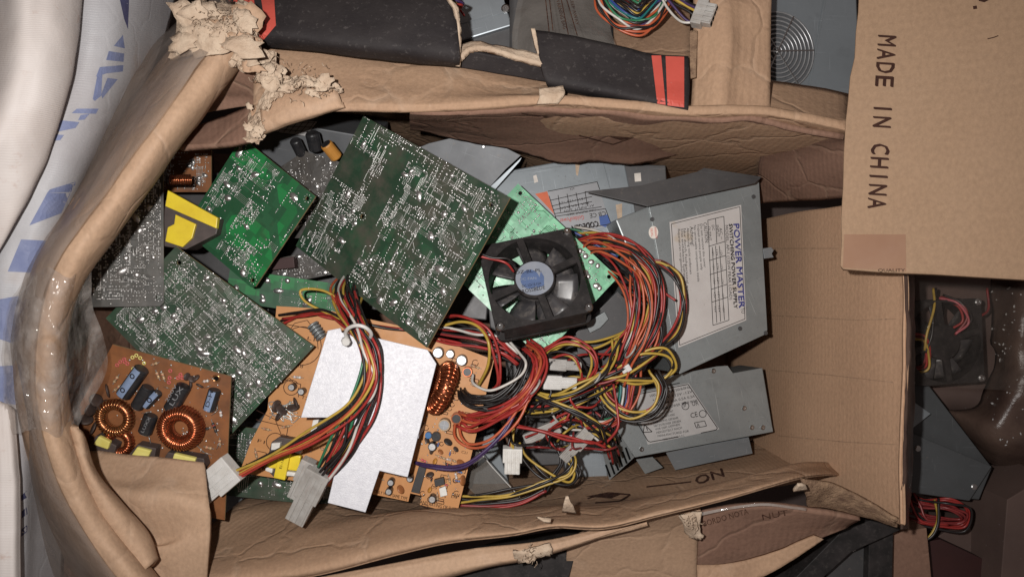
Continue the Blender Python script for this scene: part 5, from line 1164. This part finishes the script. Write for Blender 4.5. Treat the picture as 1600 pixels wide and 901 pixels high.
wires(h4, [(855, 764, -.024), (815, 782, -.026), (765, 792, -.028), (715, 790, -.030)], 'mrk', .0022, .0013, 49)
wires(h4, [(868, 690, -.034), (874, 718, -.030), (862, 745, -.028), (848, 770, -.028)], 'kk', .002, .0012, 50)
wires(h4, [(930, 600, -.02), (950, 630, -.012), (985, 650, -.006), (1020, 640, -.004), (1032, 605, -.006), (1020, 580, -.012)], 'kykyrk', .0046, .0012, 51)
wires(h4, [(975, 580, -.03), (972, 620, -.026), (960, 650, -.022), (930, 662, -.02), (890, 658, -.024)], 'tbgwy', .0054, .0012, 52)
wires(h4, [(990, 575, -.024), (988, 610, -.018), (978, 640, -.014), (950, 662, -.012), (915, 668, -.016)], 'orwro', .005, .0012, 53)
wires(h4, [(962, 600, -.012), (966, 640, -.006), (962, 672, -.004), (940, 696, -.008)], 'r', .001, .0013, 54)
wires(h4, [(870, 610, -.03), (900, 600, -.026), (940, 610, -.026), (955, 640, -.028), (930, 690, -.03)], 'krkkyk', .006, .0012, 55)
wires(h4, [(860, 640, -.032), (900, 660, -.028), (930, 655, -.03), (948, 680, -.03), (960, 720, -.05)], 'rkrkm', .006, .0012, 56)
wires(h4, [(797, 700, -.022), (800, 680, -.024), (806, 650, -.026)], 'ykry', .0034, .0011, 57)
wires(h4, [(880, 700, -.03), (900, 690, -.02), (925, 680, -.018), (950, 700, -.02)], 'kyk', .003, .0012, 58)
wires(h4, [(838, 690, -.03), (870, 660, -.022), (900, 650, -.02), (920, 675, -.022), (905, 700, -.03)], 'yrmk', .004, .0012, 59)
connector(h4, (801, 698, -.022), (800, 738, -.026), .017, .010, 'white_part', 4)
connector(h4, (856, 568, -.014), (908, 572, -.016), .010, .009, 'nylon_dirty', 3); connector(h4, (848, 596, -.006), (900, 598, -.010), .012, .010, 'nylon', 3)
connector(h4, (874, 664, -.026), (820, 686, -.032), .012, .008, 'nylon_dirty', 3); connector(h4, (922, 672, -.018), (880, 716, -.026), .012, .009, 'nylon_dirty', 3)
rw = random.Random(91)
for i in range(26):
    x, y = rw.uniform(800, 960), rw.uniform(560, 700); pth = []
    a = rw.uniform(0, 6.28)
    for k in range(6):
        pth.append((x, y, rw.uniform(-.034, -.006)+.008*math.sin(k))); a += rw.uniform(-1.1, 1.1)
        x = min(960, max(795, x+34*math.cos(a))); y = min(700, max(552, y+24*math.sin(a)))
    wires(h4, pth, rw.choice(('k', 'k', 'k', 'y', 'r', 'm', 'k', 'o', 'w', 'yk', 'rk')), .0012, .0011, 200+i)
for i in range(10):
    x, y = rw.uniform(900, 960), rw.uniform(378, 420); wires(h3, [(x, y, -.05), (x+40, y+20+rw.uniform(-10, 20), -.028), (x+72+rw.uniform(-14, 18), y+70, -.018), (x+60+rw.uniform(-20, 30), y+125, -.012), (x+34+rw.uniform(-20, 20), y+180, -.02)], rw.choice('okrkyom'), .0005, .0011, 240+i)
for x, y, z in ((985, 548, .003), (930, 592, .004), (836, 604, .022)):
    MB().torus(P(x, y, z-.004), V((-.7, .5, .1)), .0068, .0009, 18, 6).build('cable_tie', 'nylon_dirty', h4, smooth=True)
wires(fn, [(724, 405, .016), (742, 400, .020), (765, 402, .022), (792, 408, .022), (806, 420, .018)], 'rk', .0012, .0011, 70)
# ------------------------------------------------------------------ neighbouring carton above (black print)
nb = thing('printed_carton', 'neighbouring carton with black and red printed flaps, torn open above the main carton', 'box', (.1, .24, -.30))
def slabz(name, pts, t, m, parent, smooth=False, nsub=5, wr=.0015, seed=0, wf=25, thick=None):
    a, b, c, d = [PP(p) for p in pts]      # quad sheet a-b top row, d-c bottom row
    n = nsub; rows = [[(a.lerp(b, i/n)).lerp(d.lerp(c, i/n), j/n) for i in range(n+1)] for j in range(n+1)]
    return sheet(name, rows, m, parent, t, 3, 3, wr, wf, seed)
o = sheet('flap', [[P(350, -40, .050), P(440, -40, .052), P(560, -40, .054), P(640, -40, .056), P(705, -30, .056)], [P(362, 0, .078), P(440, 2, .080), P(560, 6, .082), P(640, 10, .082), P(712, 16, .082)],
     [P(378, 40, .090), P(440, 44, .092), P(560, 50, .092), P(640, 58, .091), P(716, 66, .090)], [P(388, 60, .088), P(440, 62, .090), P(560, 76, .090), P(640, 84, .088), P(718, 96, .086)],
     [P(394, 73, .074), P(440, 76, .076), P(560, 92, .074), P(640, 100, .072), P(716, 106, .070)]], 'black_print', nb, .004, 6, 6, .0015, 30, 70)
s = SURF[o]
for q in ([(352, -8), (396, -8), (401, 38), (386, 46), (378, 40)], [(407, -8), (428, -8), (431, 40), (404, 72), (395, 72), (388, 60), (414, 38)]): pdecal(s, q, 'red_print', nb, 'red_stripe', .0006, n=4, subof=o)
sheet('torn_edge', [[P(700, -6, .088), P(714, 20, .088), P(718, 60, .088), P(717, 104, .078)], [P(705, -6, .086), P(718, 20, .086), P(721, 60, .086), P(720, 104, .076)]], 'kraft_torn', nb, .003, 8, 3, .001, 90, 71, rag=.001)
o = slabz('torn_piece', [(722, 78, .074), (868, 104, .076), (862, 128, .066), (716, 106, .064)], .004, 'black_print', nb, seed=72)
sheet('torn_edge', [[P(714, 72, .072), P(735, 64, .074), P(770, 68, .076), P(830, 82, .078), P(868, 96, .078)], [P(716, 92, .078), P(736, 74, .080), P(770, 78, .082), P(830, 94, .083), P(868, 106, .081)]], 'kraft_torn', nb, .004, 8, 4, .002, 90, 73, rag=.0015)
o = sheet('flap', [[P(834, 46, .074), P(890, 55, .074), P(960, 70, .074), P(1020, 84, .074), P(1076, 88, .074)], [P(842, 88, .080), P(890, 98, .080), P(960, 112, .080), P(1020, 126, .080), P(1077, 130, .080)], [P(852, 128, .082), P(890, 136, .082), P(960, 148, .084), P(1020, 160, .086), P(1076, 170, .087)], [P(860, 140, .06), P(890, 148, .06), P(960, 160, .06), P(1020, 172, .062), P(1076, 180, .064)]], 'black_print', nb, .004, 6, 6, .0012, 30, 74)
s = SURF[o]
for q in ([(1018, 87), (1033, 87), (1040, 164), (1027, 162)], [(1040, 88), (1069, 89), (1069, 168), (1043, 165)]): pdecal(s, q, 'red_print', nb, 'red_stripe', .0006, n=4, subof=o)
sheet('torn_edge', [[P(830, 44, .078), P(834, 60, .078), P(840, 84, .08)], [P(836, 44, .078), P(840, 62, .078), P(842, 84, .08)]], 'kraft_torn', nb, .003, 6, 3, .001, 90, 75)
sheet('wall', [[P(956, -60, -.06), P(1020, -60, -.06), P(1080, -60, -.05)], [P(958, 0, -.03), P(1020, 0, -.03), P(1078, 0, -.02)], [P(960, 60, .02), P(1020, 60, .02), P(1078, 60, .03)], [P(960, 110, .06), P(1020, 110, .06), P(1078, 110, .062)]], 'kraft', nb, .004, 6, 6, .001, 20, 76)
o = sheet('flap', [[P(1083, -60, .052), P(1120, -60, .060), P(1160, -60, .060), P(1206, -60, .058)], [P(1083, 0, .056), P(1128, 0, .070), P(1160, 0, .066), P(1206, 0, .064)], [P(1083, 60, .060), P(1134, 60, .074), P(1160, 60, .068), P(1205, 60, .064)], [P(1082, 120, .062), P(1128, 120, .076), P(1158, 120, .07), P(1204, 120, .066)], [P(1079, 172, .064), P(1124, 172, .078), P(1154, 171, .072), P(1203, 168, .068)]], 'kraft', nb, .004, 7, 6, .001, 25, 77)
slabz('inner_strip', [(1078, 48, .064), (1090, 48, .066), (1087, 120, .07), (1078, 122, .068)], .003, 'kraft_edge', nb, wr=.0004)
MB().box(Matrix.Identity(4), -.22, .27, .185, .46, -.300, -.29).build('bottom_panel', 'kraft_inner', nb)
slabz('wall', [(-60+400, -60, .02), (1210, -60, .02), (1150, 30, -.25), (480, 30, -.25)], .004, 'kraft_inner', nb, seed=78)
# things inside it
t, F_, W_, H_ = psu('blue grey power supply half hidden behind the black flap at the top edge', (715, 66, -.03), (800, 40, -.03), (700, -30, -.03), .12, 'psu_bright', group='power supplies outside the carton')
screw(t, F_, 790, 14, .004); pprism([(712, 60), (788, 22), (800, 28), (812, 70), (790, 90), (720, 84)], planeF(F_), -.006, .05, 'lower_casing', 'psu_dark', t, .0008)
plines(planeF(F_), [[(714, 38), (785, 20)], [(784, 20), (788, -10)]], 2.0, 'psu_bright', t, 'fold_ridge', .0006)
hh = thing('wire_harness', 'few short coloured wires at the torn black flap edge', 'wires', tuple(P(712, 12, .03)))
wires(hh, [(700, -10, .05), (708, 4, .06), (716, 12, .055), (722, 16, .04)], 'ryrpy', .004, .0011, 80)
pbg = thing('plastic_bag', 'grey translucent plastic bag with faint print beside the orange wire coil', 'plastic bag', tuple(P(880, 30, .0)))
o = sheet('film', [[P(815, -40, .0), P(850, -40, .01), P(900, -40, .012), P(945, -40, .0)], [P(806, 10, .02), P(850, 10, .03), P(900, 8, .03), P(948, 8, .02)], [P(800, 50, .03), P(850, 54, .05), P(900, 56, .05), P(958, 56, .04)], [P(800, 84, .03), P(850, 84, .055), P(900, 84, .055), P(962, 80, .045)]], 'film_bag', pbg, 0, 7, 7, .004, 30, 81, crease=.005)
sb = SURF[o]
plines(sb, [[(852, -5), (858, 50)], [(858, -5), (864, 48)], [(876, -5), (888, 54)], [(884, -5), (902, 56)]], 1.5, 'ink_worn', pbg, 'printed_lines', .0006)
ptext(sb, 'WARNING BAG', (868, -2), (880, 46), 6, 'ink_worn', pbg); ptext(sb, 'KEEP AWAY', (890, -2), (900, 40), 5, 'ink_worn', pbg)
slabz('filler_panel', [(796, -40, -.03), (960, -40, -.03), (960, 90, -.03), (796, 90, -.03)], .004, 'psu_dark', nb)
hc = thing('wire_harness', 'coiled bundle of many coloured wires with orange loops at the top edge', 'wires', tuple(P(1000, 0, .02)))
for i, (dx, dy, cs, sd) in enumerate(((0, 0, 'oook', 82), (4, -7, 'ookw', 83), (9, -14, 'kkpgk', 84), (14, -22, 'bkwtk', 85), (20, -30, 'ykpkr', 86), (26, -38, 'kgbk', 87))):
    wires(hc, [(932+dx, -30+dy*.4, .03), (938+dx, 10+dy*.6, .04), (962+dx*.8, 40+dy, .045), (996, 50+dy, .046), (1022-dx*.6, 38+dy, .044), (1044-dx*.5, 8+dy*.6, .04), (1052-dx, -30, .03)], cs, .004, .0011, sd)
wires(hc, [(1030, -20, .05), (1046, 6, .054), (1070, 26, .058), (1090, 34, .060)], 'pkw', .003, .0011, 88)
wires(hc, [(1036, -30, .05), (1056, -4, .054), (1075, 8, .058), (1092, 14, .062)], 'ykypk', .004, .0011, 89)
connector(hc, (1086, 20, .064), (1116, 26, .070), .020, .010, 'nylon_dirty', 4)
# power supply with fan grille
gp, FG, WG, HG = psu('steel grey power supply with round wire fan grille left of the printed brown carton', (1200, 195, .005), (1345, 195, -.01), (1200, -40, .005), .13, 'psu_bright', group='power supplies outside the carton')
pg = planeF(FG)
cg_ = (1212, 82)
c0 = pg.hit(*cg_, .0); u = pg.n
MB().lathe(c0-u*.0006, u, [(.034, 0), (.034, .0009)], 36).build('fan_opening', 'psu_mid', gp)
for i in range(9): MB().torus(c0+u*.003, u, .0040+.0036*i, .0008, 40, 6).build('grille_ring', 'grille_steel', gp, smooth=True)
for a in (0, 60, 120): 
    d = FG.to_3x3() @ V((math.cos(math.radians(a+2)), math.sin(math.radians(a+2)), 0)); MB().tube([c0-d*.033+u*.0035, c0+d*.033+u*.0035], .0007, 6).build('grille_bar', 'steel', gp)
st = pdecal(pg, [(1292, 164), (1315, 160), (1312, 196), (1290, 190)], 'label_grey', gp, 'sticker', .0006)
plines(pg, [[(1294, 166), (1314, 162), (1311, 194), (1292, 189), (1294, 166)], [(1304, 164), (1302, 190)], [(1293, 178), (1312, 176)]], 1.2, 'ink_black', gp, 'printed_table', .0009, subof=st)
ptext(pg, '1217', (1306, 166), (1305, 176), 6, 'ink_black', gp, .0009, subof=st); ptext(pg, 'AV15', (1297, 180), (1296, 190), 6, 'ink_black', gp, .0009, subof=st)
plines(pg, [[(1290, -5), (1262, 150)]], 3, 'psu_blue', gp, 'fold_ridge', .0006)
# ------------------------------------------------------------------ closed printed carton, top right
mc = thing('closed_carton', 'smooth brown closed carton printed MADE IN CHINA at the upper right', 'box', tuple(P(1460, 220, .08)))
nn = (CAMP-P(1318, 430, .105)); nn.y = 0; nn = nn.normalized()
pm_ = Plane(P(1318, 220, .105), V((nn.x, 0.0, nn.z)))
l = [pm_.hit(x, y, 0) for x, y in ((1343, -30), (1340.5, 20), (1337, 50), (1335, 90), (1328, 120), (1324.5, 160), (1321, 190), (1318, 240), (1317, 290), (1314, 340), (1314.5, 380), (1312.5, 415), (1317, 421), (1380, 426), (1460, 429), (1540, 434), (1640, 440), (1640, -30))]
MB().poly([l], pm_.n, .030).build('carton_body', 'kraft_clean', mc, recalc=True, bevel=.0015)
tx = 'MADE IN CHINA'; nmono = len(tx)
for i, ch in enumerate(tx):
    if ch == ' ': continue
    f0, f1 = (i+.10)/nmono, (i+.86)/nmono
    if ch == 'I': f0, f1 = (i+.42)/nmono, (i+.56)/nmono
    ptext(pm_, ch, (1373-17*f0, 53+275*f0), (1373-17*f1, 53+275*f1), 28, 'ink_brown', mc, .0004, 'printed_letter', bold=.9)
pdecal(pm_, [(1319, 366), (1415, 366), (1416, 424), (1317, 418)], 'tape', mc, 'tape_patch', .0003)
pdecal(pm_, [(1524, -6), (1548, -6), (1546, 0), (1538, 4), (1530, 2)], 'ink_brown', mc, 'printed_letter', .0004)
pdecal(pm_, [(1520, 10), (1526, 9), (1527, 14), (1521, 15)], 'ink_brown', mc, 'printed_dot', .0004)
plines(pm_, [[(1543, 61), (1552, 59), (1560, 56)]], 1.5, 'ink_brown', mc, 'scratch', .0004)
ptext(pm_, 'QUALITY', (1372, 424.5), (1414, 424.5), 5, 'ink_black', mc, .0005)
# ------------------------------------------------------------------ dark heap at the right
fan('dark dusty cooling fan with blue hub in the shadow at the right', (1418, 604, -.075), (1536, 596, -.085), (1412, 476, -.075), .080, .025, labelled=False)
hr = thing('wire_harness', 'dim red and yellow wires around the dark fan at the right', 'wires', tuple(P(1450, 520, -.08)))
wires(hr, [(1462, 452, -.09), (1460, 480, -.08), (1452, 520, -.075), (1446, 548, -.08)], 'yk', .002, .0013, 90)
wires(hr, [(1424, 524, -.085), (1440, 530, -.08), (1450, 550, -.08), (1442, 572, -.085), (1420, 580, -.09)], 'rrmy', .004, .0013, 91)
wires(hr, [(1470, 462, -.09), (1500, 476, -.08), (1510, 500, -.08), (1490, 520, -.085)], 'mkri', .005, .0013, 92)
wires(hr, [(1530, 495, -.09), (1546, 480, -.095), (1546, 450, -.1)], 'm', .001, .0013, 93)
hr2 = thing('wire_harness', 'dim orange red wire loops below the grey casings at the right', 'wires', tuple(P(1460, 810, -.08)))
wires(hr2, [(1416, 770, -.10), (1440, 785, -.09), (1480, 788, -.075), (1508, 800, -.075), (1500, 818, -.08), (1460, 816, -.085), (1420, 808, -.09)], 'mrmmrmk', .007, .0013, 94)  # dim light on the orange red wires painted in as maroon
wires(hr2, [(1418, 760, -.09), (1430, 790, -.085), (1446, 812, -.08), (1480, 815, -.08)], 'rmk', .004, .0013, 95)
wires(hr2, [(1460, 780, -.08), (1466, 815, -.07), (1450, 842, -.07), (1424, 842, -.075), (1404, 828, -.085)], 'yk', .002, .0014, 96)
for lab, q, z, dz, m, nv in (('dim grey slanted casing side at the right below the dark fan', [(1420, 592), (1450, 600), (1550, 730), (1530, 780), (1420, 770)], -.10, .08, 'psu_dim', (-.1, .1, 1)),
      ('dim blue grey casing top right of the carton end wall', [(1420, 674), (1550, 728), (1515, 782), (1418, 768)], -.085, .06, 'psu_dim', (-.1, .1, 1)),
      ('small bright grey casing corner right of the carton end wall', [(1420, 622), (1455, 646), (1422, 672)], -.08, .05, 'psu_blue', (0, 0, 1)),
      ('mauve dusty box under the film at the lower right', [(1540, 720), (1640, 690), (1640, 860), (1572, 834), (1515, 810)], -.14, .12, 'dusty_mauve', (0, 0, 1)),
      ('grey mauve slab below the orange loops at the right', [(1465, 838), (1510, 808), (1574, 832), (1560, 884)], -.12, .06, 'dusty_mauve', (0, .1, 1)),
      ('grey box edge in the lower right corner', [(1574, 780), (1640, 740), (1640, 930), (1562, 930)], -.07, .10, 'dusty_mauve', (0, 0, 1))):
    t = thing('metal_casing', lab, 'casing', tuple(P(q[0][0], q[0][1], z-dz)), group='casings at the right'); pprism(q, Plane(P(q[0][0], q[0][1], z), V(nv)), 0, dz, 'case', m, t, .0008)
rb = thing('loose_cardboard', 'brownish cardboard sheet behind the dark fan under the printed carton', 'cardboard', tuple(P(1500, 470, -.16)))
sheet('panel', [[P(1420, 380, -.14), P(1500, 390, -.14), P(1570, 400, -.14), P(1680, 420, -.14)], [P(1420, 500, -.15), P(1500, 500, -.15), P(1570, 510, -.15), P(1680, 520, -.15)], [P(1420, 640, -.16), P(1500, 640, -.16), P(1570, 650, -.16), P(1680, 650, -.16)]], 'dusty_mauve', rb, .004, 6, 6, .002, 20, 97)
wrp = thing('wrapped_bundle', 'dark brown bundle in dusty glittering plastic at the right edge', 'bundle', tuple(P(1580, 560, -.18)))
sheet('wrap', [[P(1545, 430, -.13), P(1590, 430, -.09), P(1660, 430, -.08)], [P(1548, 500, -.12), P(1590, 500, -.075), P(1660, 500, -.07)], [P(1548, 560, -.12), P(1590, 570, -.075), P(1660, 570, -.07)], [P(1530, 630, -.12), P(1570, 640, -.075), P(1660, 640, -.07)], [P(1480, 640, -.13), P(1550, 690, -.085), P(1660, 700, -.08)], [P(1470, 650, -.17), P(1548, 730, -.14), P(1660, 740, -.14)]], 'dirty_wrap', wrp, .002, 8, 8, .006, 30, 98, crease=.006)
fd = thing('stretch_film', 'dark glossy film strip hugging the outer edge of the carton end wall', 'plastic film', tuple(P(1425, 600, -.02)))
sheet('film', [[P(1412, 424, .080), P(1416, 540, .080), P(1412, 650, .080), P(1410, 740, .080), P(1408, 826, .074)], [P(1420, 426, .074), P(1424, 540, .074), P(1420, 650, .074), P(1418, 740, .074), P(1414, 826, .066)], [P(1428, 428, .03), P(1430, 540, .03), P(1428, 650, .03), P(1426, 740, .03), P(1420, 826, .02)]], 'dirty_wrap', fd, 0, 8, 5, .002, 40, 99)
fs_ = thing('stretch_film', 'thin clear film with specks over the dark fan at the right', 'plastic film', tuple(P(1500, 560, -.05)))
sheet('film', [[P(1424, 436, -.03), P(1500, 440, -.03), P(1560, 446, -.03), P(1610, 450, -.03)], [P(1424, 520, -.04), P(1500, 520, -.035), P(1560, 520, -.035), P(1610, 520, -.03)], [P(1424, 600, -.05), P(1500, 606, -.045), P(1560, 610, -.04), P(1610, 620, -.04)]], 'film_dark', fs_, 0, 7, 7, .004, 35, 100, crease=.004)
q_ = [o for o in bpy.data.objects if o.get('label', '').startswith('dim blue grey casing')][0]; px_ = Plane(P(1420, 674, -.085), V((-.1, .1, 1)))
MB().lathe(px_.hit(1434, 700, 0), px_.n, [(.0028, 0), (.0028, .0006), (.0018, .0012)], 10).build('screw', 'steel', q_); MB().lathe(px_.hit(1522, 760, 0), px_.n, [(.0028, 0), (.0028, .0006), (.0018, .0012)], 10).build('screw', 'steel', q_)
rd = random.Random(12); mb = MB(); sw = SURF[[o for o in wrp.children][0]]
for _ in range(42):
    x, y = rd.uniform(1550, 1600), rd.uniform(445, 700); h_ = sw.hit(x, y, .0006); mb.dome(h_, V((0, 0, 1)), rd.uniform(.0003, .0011), .0005, 5, rd.uniform(1, 2.5), rd.uniform(0, 3))
mb.build('dust_specks', 'label_grey', wrp, kind='stuff')
# ------------------------------------------------------------------ things below the carton
lc = thing('lower_carton', 'open cardboard carton edge showing below the main carton', 'box', (.1, -.28, -.30))
sheet('flap', [[P(420, 915, .045), P(540, 893, .045), P(640, 874, .045), P(740, 856, .045), P(860, 842, .045), P(1010, 806, .045)], [P(430, 930, .05), P(550, 905, .05), P(650, 886, .05), P(750, 872, .05), P(850, 856, .05), P(1010, 812, .048)], [P(440, 950, .04), P(560, 930, .042), P(660, 912, .042), P(760, 886, .042), P(852, 868, .04), P(1010, 815, .04)], [P(440, 950, -.05), P(560, 930, -.05), P(660, 912, -.05), P(760, 884, -.05), P(852, 866, -.05), P(1010, 815, -.05)]], 'kraft_pale', lc, .004, 6, 6, .002, 30, 110)
sheet('torn_edge', [[P(800, 862, .055), P(830, 856, .056), P(860, 848, .055)], [P(806, 876, .052), P(832, 876, .054), P(860, 866, .052)]], 'kraft_torn', lc, .003, 7, 7, .004, 90, 111, rag=.003)
sheet('inner_wall', [[P(960, 826, .03), P(1010, 812, .035), P(1060, 800, .04), P(1094, 798, .04)], [P(890, 850, .01), P(960, 846, .01), P(1040, 840, .01), P(1092, 836, .01)], [P(890, 930, -.02), P(960, 930, -.02), P(1040, 930, -.02), P(1090, 930, -.02)]], 'kraft_pale', lc, .004, 6, 6, .0015, 25, 112)
sheet('torn_edge', [[P(1058, 806, .046), P(1080, 800, .05), P(1096, 800, .05)], [P(1068, 822, .045), P(1084, 820, .05), P(1096, 818, .05)], [P(1080, 842, .035), P(1090, 842, .04), P(1096, 842, .04)]], 'kraft_torn', lc, .003, 7, 7, .004, 70, 113, rag=.002)
o = sheet('flap', [[P(1094, 800, .030), P(1150, 792, .040), P(1210, 790, .044), P(1280, 800, .044), P(1345, 812, .04)], [P(1092, 840, .02), P(1150, 836, .022), P(1210, 832, .024), P(1270, 828, .024), P(1330, 820, .024)], [P(1090, 905, .0), P(1150, 890, .004), P(1200, 876, .01), P(1260, 850, .016), P(1325, 824, .02)]], 'kraft_inner', lc, .004, 7, 7, .0015, 25, 114)
s = SURF[o]; ptext(s, 'BORDO NOTA', (1100, 822), (1170, 802), 9, 'ink_worn', lc); ptext(s, 'NUT', (1192, 812), (1232, 804), 9, 'ink_worn', lc)
sheet('torn_edge', [[P(1096, 800, .046), P(1150, 790, .05), P(1200, 786, .052), P(1260, 794, .052)], [P(1096, 805, .046), P(1150, 794, .05), P(1200, 790, .052), P(1260, 798, .052)]], 'film_clear', lc, .001, 8, 4, .002, 60, 115)
sheet('flap_edge', [[P(1090, 882, .02), P(1140, 880, .024), P(1200, 866, .026), P(1270, 838, .028)], [P(1088, 930, .022), P(1150, 920, .026), P(1230, 880, .028), P(1286, 842, .028)]], 'kraft', lc, .004, 7, 6, .003, 40, 116)
for lab, q, z, dz, m, nv, nm, cat in (('black flat device edge below the lower carton wall', [(690, 905), (790, 876), (880, 862), (965, 838), (966, 862), (900, 864), (880, 930), (690, 930)], .0, .06, 'plastic_black', (0, 0, 1), 'black_device', 'device'),
      ('long black bar slanting across the lower right', [(1318, 826), (1380, 806), (1410, 826), (1330, 862), (1255, 930), (1215, 930)], -.02, .06, 'plastic_black', (0, 0, 1), 'black_bar', 'bar'),
      ('grey metal plate with screw hole beside the black bar', [(1276, 930), (1300, 880), (1362, 838), (1360, 930)], -.05, .03, 'psu_dark', (0, 0, 1), 'metal_plate', 'metal plate'),
      ('black upright strip right of the screw hole plate', [(1358, 838), (1396, 826), (1394, 930), (1356, 930)], -.04, .05, 'plastic_black', (0, 0, 1), 'black_strip', 'strip'),
      ('short dirty brown cardboard strip below the yellow wire loop', [(1394, 832), (1448, 824), (1458, 930), (1392, 930)], -.06, .03, 'kraft_inner', (0, 0, 1), 'cardboard_strip', 'cardboard'),
      ('dark red flat object in the lower right', [(1450, 845), (1470, 842), (1565, 886), (1565, 930), (1456, 930)], -.10, .03, 'dark_red', (0, 0, 1), 'red_panel', 'panel')):
    t = thing(nm, lab, cat, tuple(P(q[0][0], q[0][1], z-dz))); pprism(q, Plane(P(q[0][0], q[0][1], z), V(nv)), 0, dz, 'body', m, t, .0008)
    if nm == 'metal_plate': MB().lathe(P(1334, 856, -.0499), V((0, 0, 1)), [(.003, 0), (.003, .0006), (.0018, .0012)], 10).build('screw', 'steel', t)
# under the sacks, lower left
lr = thing('cardboard_sheet', 'reddish brown cardboard scrap wrapped in film at the lower left', 'cardboard', tuple(P(90, 860, .0)))
sheet('panel', [[P(40, 780, .03), P(90, 790, .04), P(140, 830, .05), P(170, 890, .06)], [P(40, 840, .02), P(80, 850, .03), P(130, 880, .04), P(170, 930, .05)], [P(30, 960, .0), P(80, 960, .01), P(130, 960, .02), P(180, 960, .03)]], 'kraft_inner', lr, .004, 7, 7, .004, 30, 120, crease=.004)
